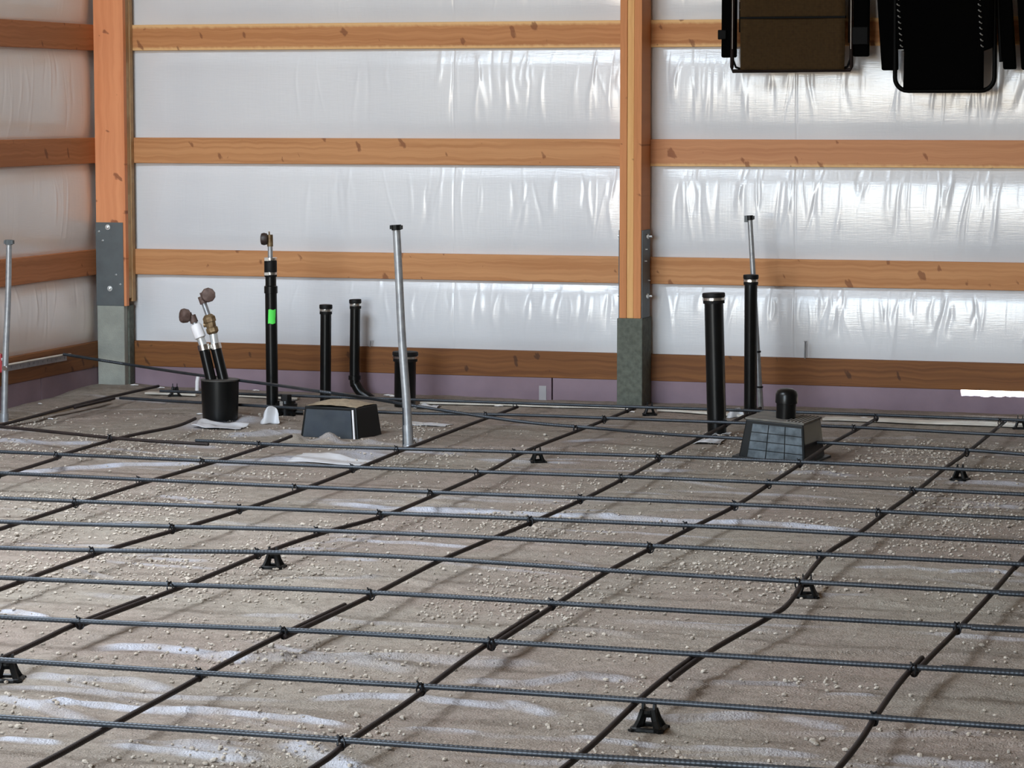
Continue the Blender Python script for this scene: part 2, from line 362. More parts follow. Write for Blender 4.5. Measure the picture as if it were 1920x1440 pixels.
# ------------------------------------------------------------------ ground
# long folds of the sheet: (x, y, half length, half width, height, angle, bareness with painted sheen)
FOLDS = []
def fold_px(pts, w=.03, h=.012, clean_sheen=1.):
    P = [at_z(x, y, .005) for x, y in pts]
    for a, b in zip(P[:-1], P[1:]):
        FOLDS.append(((a.x + b.x) / 2, (a.y + b.y) / 2, (b - a).length / 2 * 1.15, w, h, math.atan2(b.y - a.y, b.x - a.x), clean_sheen))
for pts, w, h, c in (
    ([(640, 942), (760, 955), (960, 963), (1120, 967)], .030, .020, 1), ([(1120, 968), (1280, 978), (1420, 982), (1600, 992)], .032, .022, 1),
    ([(0, 885), (140, 878), (250, 872), (370, 870)], .040, .018, 1.), ([(410, 868), (520, 862), (640, 862), (716, 850)], .10, .02, .95),
    ([(590, 862), (715, 843)], .12, .02, .8),
    ([(200, 1212), (300, 1210), (420, 1226), (470, 1232)], .045, .018, .9), ([(60, 1264), (150, 1272), (240, 1268), (320, 1286)], .035, .014, .55),
    ([(85, 1318), (200, 1318), (300, 1326), (420, 1333), (560, 1345), (640, 1356)], .022, .02, 1), ([(0, 1305), (90, 1325), (190, 1350)], .03, .015, .7),
    ([(0, 1380), (60, 1385), (110, 1388)], .02, .014, 1), ([(230, 1390), (330, 1405), (420, 1420), (480, 1425)], .024, .014, .9), ([(330, 1390), (400, 1402), (470, 1420)], .05, .015, .7),
    ([(540, 1395), (600, 1415), (680, 1440)], .05, .02, .85), ([(600, 1303), (700, 1298), (790, 1306), (950, 1318)], .032, .016, .8),
    ([(880, 1272), (970, 1280), (1090, 1262), (1180, 1272)], .035, .014, .55), ([(960, 1312), (1035, 1333)], .03, .016, 1), ([(1130, 1322), (1180, 1338), (1280, 1345), (1420, 1340)], .035, .014, .6),
    ([(1080, 1378), (1160, 1388), (1230, 1396)], .02, .01, .7), ([(1310, 1395), (1400, 1405), (1520, 1412)], .022, .012, .5), ([(1560, 1300), (1640, 1300)], .015, .01, .5),
    ([(1680, 1415), (1750, 1425), (1850, 1435)], .04, .014, .55), ([(1470, 1340), (1530, 1355), (1580, 1362)], .03, .01, .45),
    ([(770, 1361), (840, 1363), (900, 1368)], .014, .012, .6), ([(1610, 1060), (1700, 1062), (1760, 1068)], .016, .012, .7), ([(1780, 1072), (1850, 1068), (1920, 1078)], .02, .014, .8),
    ([(1790, 902), (1860, 905), (1920, 908)], .05, .014, .9), ([(1840, 945), (1920, 950)], .04, .01, .6), ([(1450, 885), (1530, 885), (1600, 890)], .05, .01, .55),
    ([(1330, 1280), (1440, 1283), (1500, 1280)], .03, .012, .4), ([(640, 1010), (760, 1015), (880, 1022)], .02, .012, .7), ([(640, 1048), (700, 1050)], .02, .012, .8),
    ([(0, 1148), (40, 1152), (90, 1160)], .022, .016, 1), ([(270, 1042), (330, 1046), (390, 1047)], .02, .01, .5), ([(300, 925), (340, 930), (400, 940)], .02, .012, .7),
    ([(0, 828), (100, 830), (170, 826)], .05, .012, .8), ([(300, 826), (330, 832), (400, 838)], .05, .012, .6), ([(350, 800), (420, 782), (480, 790)], .10, .03, .8), ([(430, 815), (500, 812), (560, 806)], .07, .02, .8),
    ([(760, 845), (800, 845), (860, 850)], .04, .01, .7), ([(1060, 825), (1140, 822)], .04, .01, .7), ([(900, 860), (980, 866), (1080, 866)], .04, .01, .6), ([(1230, 877), (1290, 880)], .04, .01, .6),
    ([(660, 1240), (760, 1230), (900, 1245), (1000, 1240)], .05, .012, .32), ([(480, 1225), (640, 1232), (760, 1250)], .05, .012, .35), ([(1180, 1160), (1320, 1172), (1450, 1180)], .03, .012, .15),
    ([(960, 1190), (1080, 1180), (1200, 1195)], .03, .014, .12), ([(160, 1110), (240, 1118), (330, 1112)], .03, .01, .2)):
    fold_px(pts, w, h, c)
for i in range(420):   # lesser creases all over, mostly dust-covered
    FOLDS.append((RS.uniform(.1, 6.2), RS.uniform(-9, -.5), RS.uniform(.08, .5), RS.uniform(.010, .028), RS.uniform(.004, .014), RS.normal(0, .35), max(0, RS.uniform(-.8, .5))))

nx, ny = 420, 900
gx = np.linspace(-.02, 7.2, nx)
gy = np.concatenate([np.linspace(-9.6, .02, ny)])
X, Y = np.meshgrid(gx, gy)
def ground_h(X, Y):
    H = .010 * (vnoise(X, Y, 1.1, 1) - .5) + .008 * (vnoise(X, Y, 3.3, 2) - .5) + .004 * (vnoise(X, Y, 9, 3) - .5) + .002 * (vnoise(X, Y, 26, 4) - .5)
    H += .030 * sstep(-.9, -.15, Y)
    H += .02 * sstep(.45, .1, X)
    # sheet heaped round the boxes and the pipes
    for (x, y, sx, sy, a) in ((1.86, -1.90, .055, .06, .040), (2.03, -1.88, .05, .06, .044), (2.22, -1.84, .06, .07, .020), (3.82, -1.3, .09, .10, .02), (4.0, -.75, .10, .12, .02), (1.2, -1.1, .15, .10, .012)):
        H += a * np.exp(-((X - x) / sx) ** 2 - ((Y - y) / sy) ** 2)
    return H
H = ground_h(X, Y); CL = np.zeros_like(H)
for (x, y, L, w, h, a, c) in FOLDS:
    m = (np.abs(X - x) < L * 1.8 + .2) & (np.abs(Y - y) < L * 1.8 + .2)
    dx = X[m] - x; dy = Y[m] - y
    u = dx * math.cos(a) + dy * math.sin(a); v = -dx * math.sin(a) + dy * math.cos(a)
    v = v + .25 * w * np.sin(u * 9 + x * 7) + w * .5 * (vnoise(X[m], Y[m], 7, 11) - .5)
    e = np.exp(-(np.abs(u) / L) ** 4)
    # a fold falls steeply on its near side
    prof = np.exp(-(v / np.where(v < 0, w * .55, w * 1.5)) ** 2)
    H[m] += h * .6 * e * prof
    if c > 0: CL[m] = np.maximum(CL[m], c * e * np.exp(-((v + w * .3) / (w * .8)) ** 4))
floor = grid('floor', X, Y, H, GROUND, {'clean_sheen': CL}); tag(floor, kind='structure')
def gz(x, y):
    return float(ground_h(np.array([[x]]), np.array([[y]]))[0, 0])
# lookup of the finished surface
def surf(x, y):
    i = min(max(int(round((x - gx[0]) / (gx[1] - gx[0]))), 0), nx - 1); j = min(max(int(round((y - gy[0]) / (gy[1] - gy[0]))), 0), ny - 1)
    return float(H[j, i])
for nm, a, b in (('floor_near', (-.5, -17.5, -.06), (12.2, -9.58, -.004)), ('floor_right', (7.19, -9.6, -.06), (12.2, .3, -.004))):
    tag(MB().box(a, b).build(nm, GROUND), kind='structure')

# ------------------------------------------------------------------ room shell
ZC = 4.4
ZG = {'g0': 2.5515, 'g1': 1.9418, 'g2': 1.3296, 'g3': .7196, 'sk': .2132}
def film(U, Z, bays, dens, seed, creases=()):
    """how far the film bellies into the room, with its hanging creases"""
    r = np.random.RandomState(seed); D = np.zeros_like(U)
    u0, u1 = U.min(), U.max()
    for bi, (z0, z1) in enumerate(bays):
        m = (Z >= z0) & (Z <= z1); t = np.where(m, (Z - z0) / (z1 - z0), 0)
        amp = .027 * (1 + .5 * (vnoise(U, Z * 0 + bi, 1.5, seed + 1) - .5))
        D += np.where(m, amp * (.7 * np.clip(4 * t * (1 - t), 0, 1) + .3 * sstep(0, .22, t) * sstep(0, .22, 1 - t)), 0)
        hgt = z1 - z0; nc = int((u1 - u0) * 26)
        for k in range(nc):
            u = r.uniform(u0, u1); dn = dens(u)
            if r.rand() > dn: continue
            top = r.uniform(-.03, .22) * hgt; ln = r.uniform(.3, .95) * hgt; w = r.uniform(.005, .016); a = w * r.uniform(.07, .24) * r.choice([1, 1, -1]) * (.5 + .5 * dn)
            sl = r.normal(.05, .10)
            mm = (np.abs(U - u) < .12) & (Z > z1 - top - ln) & (Z < z1 - top)
            if not mm.any(): continue
            zz = z1 - top - Z[mm]; s = zz / ln
            c = u + sl * -zz + .008 * np.sin(s * 5 + k)
            D[mm] += a * np.sin(np.pi * np.clip(s, 0, 1)) ** .7 * np.exp(-((U[mm] - c) / (w * (.6 + .8 * s))) ** 2)
    for uc in creases: D += -.0022 * np.exp(-((U - uc) / .004) ** 2)
    return D
bays = [(ZG['sk'] + .05, ZG['g3'] - .05), (ZG['g3'] + .05, ZG['g2'] - .05), (ZG['g2'] + .05, ZG['g1'] - .05), (ZG['g1'] + .05, ZG['g0'] - .05), (ZG['g0'] + .05, 3.1)]
us = np.arange(-.05, 5.7, .0045); zs = np.arange(.20, 3.1, .011)
U, Z = np.meshgrid(us, zs)
D = film(U, Z, bays, lambda u: (.03 + .97 * max(0, min(1, (u - .9) / 2.0))), 21, creases=(2.02, 3.86))
# belly is gone behind each post
wb = grid('wall_back', U, .036 - D * (1 - .9 * np.exp(-((U - 3.04) / .10) ** 2)) * sstep(.14, .36, U) + 0 * Z, Z, FILM); tag(wb, kind='structure')
vs = np.arange(-3.6, .06, .0055)
V, Z2 = np.meshgrid(vs, zs)
D2 = film(V, Z2, bays, lambda u: .55, 5)
wl = grid('wall_left', -.036 + D2 * sstep(.0, -.22, V) , V, Z2, FILM_L); tag(wl, kind='structure')
def struct(name, a, b, m): return tag(MB().box(a, b).build(name, m), kind='structure')
struct('wall_back_upper', (-.2, .06, 3.08), (12.2, .12, ZC), PLAIN)
struct('wall_back_right', (5.66, .03, .0), (12.2, .12, 3.1), PLAIN)
struct('wall_left_upper', (-.12, -YF * 0 + YF, 3.08), (-.06, .12, ZC), PLAIN)
struct('wall_left_front', (-.12, YF, -.05), (-.03, -3.58, 3.1), PLAIN)
struct('wall_right', (12.1, YF, -.05), (12.2, .12, ZC), mat('bounce_cut_lining', (.22, .19, .16), .8))  # unseen wall, coloured dark to cut bounced light
struct('wall_front_left', (-.12, YF - .1, -.05), (DOOR[0], YF, ZC), PLAIN)
struct('wall_front_right', (DOOR[1], YF - .1, -.05), (12.2, YF, ZC), PLAIN)
struct('wall_front_lintel', (DOOR[0], YF - .1, DOOR[2]), (DOOR[1], YF, ZC), PLAIN)
struct('ceiling', (-.12, YF - .1, ZC), (12.2, SKY[2], ZC + .1), CEIL)
struct('ceiling_back', (-.12, SKY[3], ZC), (12.2, .12, ZC + .1), CEIL)
struct('ceiling_left', (-.12, SKY[2], ZC), (SKY[0], SKY[3], ZC + .1), CEIL)
struct('ceiling_right', (SKY[1], SKY[2], ZC), (12.2, SKY[3], ZC + .1), CEIL)

# ------------------------------------------------------------------ girts and skirt boards
def board(name, a, b, m, label, cat='board', group=None):
    c = Vector([(p + q) / 2 for p, q in zip(a, b)])
    return tag(MB().box(a, b).build(name, m, origin=c, bevel=.003), label, cat, group)
Hh = .0695
XM = 3.04
for k, nm, ml, mr_ in (('g1', 'top', FIR_EDGED, FIR_EDGED), ('g2', 'second', FIR, FIR_LOW), ('g3', 'third', FIR, FIR)):
    z = ZG[k]
    board('wall_girt', (.0, 0, z - Hh), (XM, .034, z + Hh), ml, f'orange fir girt, {nm} from the top, on the back wall left of the middle post', 'board', 'girts on the back wall')
    board('wall_girt', (XM + .002, 0, z - Hh), (5.68, .034, z + Hh), mr_, f'orange fir girt, {nm} from the top, on the back wall right of the middle post', 'board', 'girts on the back wall')
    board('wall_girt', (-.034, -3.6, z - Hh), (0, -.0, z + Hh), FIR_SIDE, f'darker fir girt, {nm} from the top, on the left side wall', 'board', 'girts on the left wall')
z = ZG['g0']
board('wall_girt', (.0, 0, z - Hh), (5.68, .034, z + Hh), FIR, 'fir girt high on the back wall above the picture edge, holding up the folded chairs', 'board', 'girts on the back wall')
z = ZG['sk']
board('skirt_board', (.0, 0, z - Hh), (XM, .038, z + Hh), TREATED, 'dark brown skirt board low on the back wall left of the middle post', 'board', 'skirt boards')
board('skirt_board', (XM + .002, 0, z - Hh), (5.68, .038, z + Hh), TREATED, 'dark brown skirt board low on the back wall right of the middle post', 'board', 'skirt boards')
board('skirt_board', (-.038, -3.6, z - Hh), (0, -.0, z + Hh), TREATED_SIDE, 'dark brown skirt board low on the left side wall', 'board', 'skirt boards')

# pink foam below the skirt boards; the right-hand one has daylight showing over a broken edge
zt = ZG['sk'] - Hh
def foam(a, b, label):
    c = Vector([(p + q) / 2 for p, q in zip(a, b)])
    return tag(MB().box(a, b).build('foam_board', PINK, origin=c, bevel=.002), label, 'foam board', 'pink foam boards')
JX = at_y(1035, 730, 0).x
foam((.0, .004, -.03), (JX - .004, .034, zt), 'pink foam board under the back skirt board, from the corner to the taped joint')
foam((JX + .003, .004, -.03), (XM, .034, zt), 'short pink foam board between the taped joint and the middle post')
GX = at_y(1800, 738, 0).x
DARKJ = mat('dark_joint', (.03, .02, .025), .8)
jb = [o for o in bpy.data.objects if o.name.startswith('foam_board')]
MB().box((JX - .008, .030, -.03), (JX + .008, .036, zt)).build('joint_light_stop', DARKJ, jb[-1])  # dark strip added behind the joint to stop daylight leaking through
gm = MB(); rr = random.Random(3)
prof = [(XM + .004, zt), (GX, zt)]
x = GX + .006
while x < 5.62:
    prof.append((x, zt - .030 + rr.uniform(-.004, .004))); x += .022
prof += [(5.64, zt - .03), (5.68, -.03), (XM + .004, -.03)]
n_ = len(prof)
gm.add([(p[0], .004, p[1]) for p in prof] + [(p[0], .034, p[1]) for p in prof],
       [tuple(range(n_ - 1, -1, -1))] + [tuple(range(n_, 2 * n_))] + [(i, (i + 1) % n_, n_ + (i + 1) % n_, n_ + i) for i in range(n_)])
tag(gm.build('foam_board', PINK, origin=(4.4, .02, .05)), 'pink foam board right of the middle post with daylight over its chipped top edge', 'foam board', 'pink foam boards')
LJ = at_x(79, 740, 0.0).y
foam((-.034, LJ + .003, -.03), (-.004, -.0, zt), 'pink foam board on the left wall between the corner post and the dark joint')
tagj = foam((-.034, -3.6, -.03), (-.004, LJ - .003, zt), 'pink foam board on the left wall left of the dark joint')
jb = [o for o in bpy.data.objects if o.name.startswith('foam_board')]
MB().box((-.036, LJ - .008, -.03), (-.030, LJ + .008, zt)).build('joint_light_stop', DARKJ, tagj)  # same added light stop behind the left wall joint
p = at_x(148, 737, -.003)
mk = MB()
for i in range(5):
    mk.box((-.0045, p.y - .034 + i * .016, p.z - .006 + .002 * (i % 2)), (-.0035, p.y - .024 + i * .016, p.z + .007 - .003 * (i % 3)))
tag(mk.build('ink_mark', MARK, origin=p), 'small black ink mark on the pink foam left of the corner post', 'mark')
tp = at_y(1020, 728, 0)
tag(MB().box((tp.x - .028, .0015, .02), (tp.x + .012, .0042, .10)).build('tape_patch', mat('grey_tape', (.34, .32, .33), .5), origin=tp), 'small grey tape patch on the joint of the pink foam boards', 'tape')
# white chips of foam along the wall base
CHIPS = [(95, 787, 'left'), (75, 758, 'l'), (252, 723, ''), (375, 777, ''), (1000, 741, ''), (1040, 743, ''), (1185, 752, ''), (935, 742, ''), (1170, 748, ''), (1590, 760, ''), (1620, 763, ''), (1880, 768, ''), (1905, 770, ''), (1310, 752, ''), (1300, 750, ''), (480, 733, ''), (728, 742, ''), (738, 744, ''), (300, 728, '')]

# ------------------------------------------------------------------ posts
def bolt(P, n_dir, r, parent, name='bolt'):
    mb = MB(); mb.lathe(P, n_dir, [(0, r), (.002, r), (.0021, r * .62), (.010, r * .6), (.012, r * .4)], 12)
    return mb.build(name, ZINC, parent, smooth=True)
# corner post: three planks side on, steel plate and concrete foot
r = empty('corner_post', (.09, -.06, .02), 'thick orange timber post in the left corner on a pale concrete foot', 'post')
Yc = -.114
zb = at_y(205, 573, Yc).z; zp = at_y(205, 417, Yc).z
xl, xr = .0, .176
MB().box((xl, Yc, zb - .001), (xr, Yc + .036, 3.0)).build('front_plank', POST_WOOD, r, bevel=.002, origin=(.09, Yc, 1.5))
MB().box((xl + .004, Yc + .0365, zb + .04), (xr, Yc + .074, 3.0)).build('middle_plank', STUD_PALE, r, bevel=.002, origin=(.09, Yc, 1.5))
MB().box((xl + .004, Yc + .0745, zb + .02), (xr + .004, -.001, 3.0)).build('rear_plank', STUD_PALE, r, bevel=.002, origin=(.09, Yc, 1.5))
pl = MB().box((xl - .001, Yc - .005, zb), (.162, Yc, zp)).build('steel_plate', PLATE, r, bevel=.001)
for px, py, rad in ((202, 426, .015), (206, 541, .015)):
    q = at_y(px, py, Yc - .005); bolt(q, (0, -1, 0), rad, pl)
for px, py in ((186, 434), (193, 451), (218, 515), (226, 533)):
    q = at_y(px, py, Yc - .005); bolt(q, (0, -1, 0), .005, pl, 'screw')
MB().box((xl + .001, Yc - .004, -.02), (.162, Yc + .045, zb)).build('concrete_foot', CONC, r, bevel=.004)
MB().box((.02, Yc + .045, -.02), (.17, -.004, zb + .0)).build('rear_foot', CONC_D, r, bevel=.006)
# middle post
r = empty('middle_post', (3.04, -.09, .02), 'three ply timber post in the middle of the back wall on a dark concrete foot', 'post')
Ym = -.184; zb = .482; zp = .935
xe = [2.983, 3.022, 3.058, 3.099]
for i, (mm_, nm) in enumerate(((PLY_ORANGE, 'left_ply'), (PLY_PALE, 'centre_ply'), (PLY_ORANGE, 'right_ply'))):
    MB().box((xe[i] + .0005, Ym + (.003 if i == 1 else 0), zb), (xe[i + 1] - .0005, -.001, 3.0)).build(nm, mm_, r, bevel=.002, origin=(xe[i], Ym, 1.5))
for sx, s in ((3.0995, 1), (2.9825, -1)):
    x0, x1 = (sx, sx + .005) if s > 0 else (sx - .005, sx)
    pl = MB().box((x0, Ym + .006, zb), (x1, -.02, zp)).build('steel_plate', PLATE, r, bevel=.001)
    for zz, rad in ((zp - .035, .012), (zb + .11, .012)):
        b_ = MB(); b_.tube([(sx, -.09, zz), (sx + s * .032, -.09, zz)], .006, 8); b_.lathe((sx + s * .005, -.09, zz), (s, 0, 0), [(0, .014), (.008, .014), (.009, .006)], 6)
        b_.build('bolt', ZINC, pl)
    for zz, yy in ((zp - .10, -.12), (zb + .19, -.06), (zp - .16, -.13)):
        bolt(Vector((x1 if s > 0 else x0, yy, zz)), (s, 0, 0), .004, pl, 'screw')
MB().box((2.972, Ym - .004, -.02), (3.108, -.002, zb)).build('concrete_foot', CONC_D, r, bevel=.005)

# ------------------------------------------------------------------ reinforcing bars
RB = .0078; ZBAR = .062; ZA = ZBAR + RB * 2 + .0005
def smooth_path(P, step=.05):
    P = [Vector(p) for p in P]; out = []
    for i in range(len(P) - 1):
        a = P[max(i - 1, 0)]; b = P[i]; c = P[i + 1]; d = P[min(i + 2, len(P) - 1)]
        n = max(1, int((c - b).length / step))
        for k in range(n):
            t = k / n
            out.append(.5 * ((2 * b) + (c - a) * t + (2 * a - 5 * b + 4 * c - d) * t * t + (3 * b - a - 3 * c + d) * t ** 3))
    out.append(P[-1]); return out
def ribbed(path, r=RB, pitch=.012, n=8):
    P = np.array([tuple(p) for p in path]); seg = np.linalg.norm(np.diff(P, axis=0), axis=1); s = np.concatenate([[0], np.cumsum(seg)])
    q = np.arange(0, s[-1], pitch / 4); Q = np.stack([np.interp(q, s, P[:, k]) for k in range(3)], 1)
    T = np.gradient(Q, axis=0); T /= np.linalg.norm(T, axis=1)[:, None]
    up = np.array([0, 0, 1.]) if abs(T[0][2]) < .9 else np.array([1., 0, 0])
    A = up - T * (T @ up)[:, None]; A /= np.linalg.norm(A, axis=1)[:, None]; B = np.cross(T, A)
    k = np.arange(len(Q)); rad = r * np.where(k % 4 == 0, 1.06, .97)
    w = 2 * np.pi * np.arange(n) / n
    V = Q[:, None, :] + (A[:, None, :] * np.cos(w)[None, :, None] + B[:, None, :] * np.sin(w)[None, :, None]) * rad[:, None, None]
    fs = [(i * n + j, i * n + (j + 1) % n, (i + 1) * n + (j + 1) % n, (i + 1) * n + j) for i in range(len(Q) - 1) for j in range(n)]
    fs += [tuple(range(n - 1, -1, -1)), tuple((len(Q) - 1) * n + j for j in range(n))]
    mb = MB(); mb.v = [tuple(v) for v in V.reshape(-1, 3)]; mb.f = fs; return mb
def rebar(path, m, label, group):
    o = ribbed(path).build('rebar', m, origin=path[0], smooth=False)
    o.data.polygons.foreach_set('use_smooth', [True] * len(o.data.polygons))
    return tag(o, label, 'reinforcing bar', group)
def ext(P, axis, lo=None, hi=None):
    """carry a polyline on to given coordinates"""
    P = [Vector(p) for p in P]
    if lo is not None:
        d = P[0] - P[1]; k = (lo - P[0][axis]) / d[axis]; d2 = P[0] - P[-1]; k2 = (lo - P[0][axis]) / d2[axis]; P = [P[0] + d2 * k2] + P
    if hi is not None:
        d2 = P[-1] - P[0]; k2 = (hi - P[-1][axis]) / d2[axis]; P = P + [P[-1] + d2 * k2]
    return P
ACROSS = [  # nearest first
    [(0, 1345), (480, 1376), (960, 1410), (1440, 1439)],
    [(0, 1237), (480, 1268), (960, 1297), (1440, 1330), (1920, 1365)],
    [(0, 1157), (640, 1186), (1280, 1225), (1920, 1263)],
    [(0, 1083), (640, 1108), (1280, 1145), (1920, 1180)],
    [(0, 1027), (640, 1039), (1280, 1078), (1920, 1113)],
    [(0, 978), (640, 996), (1280, 1026), (1920, 1058)],
    [(0, 934), (640, 959), (1280, 985), (1920, 1017)],
    [(0, 887), (640, 916), (1280, 941), (1920, 972)],
    [(0, 847), (640, 875), (1280, 898), (1920, 927)],
    [(367, 826), (640, 838), (1280, 857), (1920, 885)]]
ORD = ['nearest', 'second', 'third', 'fourth', 'fifth', 'sixth', 'seventh', 'eighth', 'ninth', 'tenth']
APATH = []
for i, pts in enumerate(ACROSS):
    P = [at_z(x, y, ZA) for x, y in pts]
    P = ext(P, 0, lo=(.06 if i < 9 else None), hi=6.6)
    P = smooth_path(P)
    APATH.append(P)
    lab = f'blue grey crosswise bar, {ORD[i]} from the bottom edge of the photo' if i else 'blue grey crosswise bar, nearest the bottom edge of the photo'
    rebar(P, BAR, lab, 'crosswise reinforcing bars')
# left length of the tenth bar, brown, lying a little lower
P = smooth_path([at_z(-160, 788, ZA - .006), at_z(0, 800, ZA - .004), at_z(233, 823, ZA - .004), at_z(392, 833, ZA - .010)])
rebar(P, RUST, 'brown crosswise bar length ending at the cut start of the tenth crosswise bar', 'crosswise reinforcing bars')
APATH.append(P)
# bar that rises to the left wall
P = [at_x(118, 664, .045), at_y(250, 685, -.5), at_y(370, 703, -1.05), at_y(510, 721, -1.35)]
for (x, y, z) in ((600, 734, .24), (700, 748, .19), (783, 762, .15), (973, 790, .10), (1120, 803, ZA), (1280, 816, ZA), (1600, 833, ZA), (1920, 852, ZA)):
    P.append(at_z(x, y, z))
P = smooth_path(ext(P, 0, hi=6.6)); APATH.append([q for q in P if q.z < ZA + .02])
RISE = P
rebar(P, BAR, 'long loose bar that rises over the bucket to lean on the left wall', 'crosswise reinforcing bars')
# two bars close to the back wall
P = [at_z(225, 746, ZA), at_z(377, 755, ZA), at_z(717, 773, ZA), at_z(967, 778, ZA), at_z(1280, 789, ZA), at_z(1600, 801, ZA), at_z(1920, 817, ZA)]
P = smooth_path(ext(P, 0, hi=6.5)); APATH.append(P); rebar(P, BAR, 'grey crosswise bar, second from the back wall, running behind the lidded box', 'crosswise reinforcing bars')
P = [at_z(300, 733, .085), at_z(640, 745, .085), at_z(1190, 763, .085), at_z(1500, 773, .085), at_z(1920, 788, .085)]
P = smooth_path(ext(P, 0, hi=6.5)); rebar(P, BAR, 'grey crosswise bar lying closest to the back wall foam', 'crosswise reinforcing bars'); APATH.append(P)
# laps at the right edge
for i, (x0, y0, dy) in {3: (1868, 1182, 9), 2: (1810, 1250, -8), 1: (1772, 1346, -9)}.items():
    pass
LAPS = [(4, [(1868, 1118), (1920, 1122)], 'fifth'), (3, [(1820, 1179), (1920, 1184)], 'fourth'), (2, [(1770, 1247), (1920, 1256)], 'third'), (0, [(1660, 1443), (1920, 1462)], 'nearest')]
for i, pts, o_ in LAPS[:3]:
    P = [at_z(x, y, ZA) for x, y in pts]
    a = P[0]; base = min(APATH[i], key=lambda q: abs(q.x - a.x)); s = -1 if i == 4 or i == 3 else 1
    P = smooth_path([Vector((a.x + k, min(APATH[i], key=lambda q: abs(q.x - a.x - k)).y + s * .0175, ZA)) for k in (0, .3, .8)])
    rebar(P, BAR, f'bar end lapped beside the {o_} crosswise bar at the right edge of the photo', 'lapped bar ends')

LENGTH = {  # bars running towards the back wall, left to right
    0: [(0, 892), (115, 853), (230, 820), (327, 800), (366, 785)],
    1: [(0, 992), (150, 943), (277, 903), (400, 867), (500, 835), (546, 818)],
    2: [(0, 1105), (43, 1088), (200, 1032), (343, 990), (457, 955), (573, 915), (673, 877), (753, 845), (870, 800), (970, 763)],
    3: [(0, 1238), (163, 1168), (350, 1097), (500, 1035), (610, 998), (720, 967), (823, 925), (917, 883), (993, 843), (1103, 800), (1190, 765)],
    4: [(62, 1440), (210, 1360), (390, 1264), (547, 1188), (700, 1115), (817, 1055), (917, 1012), (1007, 975), (1100, 933), (1180, 892), (1247, 855), (1315, 820)],
    5: [(587, 1440), (655, 1390), (802, 1292), (927, 1208), (1043, 1133), (1137, 1073), (1227, 1025), (1300, 988), (1380, 948), (1447, 905), (1497, 873), (1557, 833), (1617, 800), (1645, 784)],
    6: [(1057, 1440), (1085, 1418), (1210, 1312), (1322, 1227), (1443, 1157), (1480, 1130), (1513, 1080), (1550, 1038), (1610, 1000), (1663, 960), (1723, 917), (1773, 877), (1820, 843), (1885, 790)],
    7: [(1572, 1440), (1645, 1345), (1727, 1250), (1803, 1173), (1862, 1110), (1903, 1063), (1935, 1030)]}
LORD = ['first', 'second', 'third', 'fourth', 'fifth', 'sixth', 'seventh', 'eighth']
BPATH = []
for i, pts in LENGTH.items():
    P = [at_z(x, y, ZBAR) for x, y in pts][::-1]   # wall first
    if i == 0: P = ext(P, 1, hi=-9.3)
    elif i == 1: P = ext(P, 1, hi=-9.3)
    elif i == 4: P = ext(P, 1, lo=-.4, hi=-9.3)
    elif i == 7: P = ext(P, 1, lo=-.5, hi=-9.3)
    else: P = ext(P, 1, hi=-9.3)
    P = [Vector((q.x, q.y, ZBAR if q.y < -1.0 else ZBAR)) for q in P]
    P = smooth_path(P); BPATH.append(P)
    if i >= 3:
        # two lengths lapped side by side
        lap0, lap1 = (-6.88, {3: -6.38, 4: -6.30, 5: -6.25, 6: -6.35, 7: -6.62}[i])
        if i == 6: lap0, lap1 = -7.15, -6.70
        far = [q for q in P if q.y > lap0]; near = [q - Vector((.0165, 0, 0)) if q.y > lap0 - .6 else q for q in P if q.y < lap1]
        # ease the near length sideways
        near = []
        for q in P:
            if q.y < lap1:
                t = max(0, min(1, (q.y - (lap0 - .8)) / .8)); near.append(q - Vector((.0170 * t * t * (3 - 2 * t), 0, -.002 * t)))
        rebar(far, RUST, f'brown slanting bar, {LORD[i]} from the left, far length reaching the back wall', 'lengthwise reinforcing bars')
        rebar(near, RUST, f'brown slanting bar, {LORD[i]} from the left, near length at the bottom edge', 'lengthwise reinforcing bars')
    else:
        rebar(P, RUST, f'brown slanting bar, {LORD[i]} from the left, running in to the back wall', 'lengthwise reinforcing bars')
# bars along the left wall
P = smooth_path(ext([at_z(297, 724, ZA), at_z(170, 753, ZBAR), at_z(0, 797, ZBAR)], 1, hi=-4.2)); rebar(P, RUST, 'dark bar along the left wall ending by the corner post', 'bars along the left wall')
P = smooth_path([at_z(214, 747, ZBAR + .001), at_z(140, 764, ZBAR)]); rebar(P, RUST, 'short dark bar end lapped on the bar along the left wall', 'bars along the left wall')
P = [at_z(205, 752, .030), at_z(20, 793, .022)]
d = (P[1] - P[0]).normalized(); s = Vector((-d.y, d.x, 0)) * .012
tag(MB().add([P[0] - s, P[1] - s, P[1] + s, P[0] + s] + [q + Vector((0, 0, .012)) for q in (P[0] - s, P[1] - s, P[1] + s, P[0] + s)],
    [(3, 2, 1, 0), (4, 5, 6, 7), (0, 1, 5, 4), (1, 2, 6, 5), (2, 3, 7, 6), (3, 0, 4, 7)]).build('wood_strip', TANSTRIP, origin=P[0]), 'thin tan wood strip on the ground under the bar beside the left wall', 'strip')

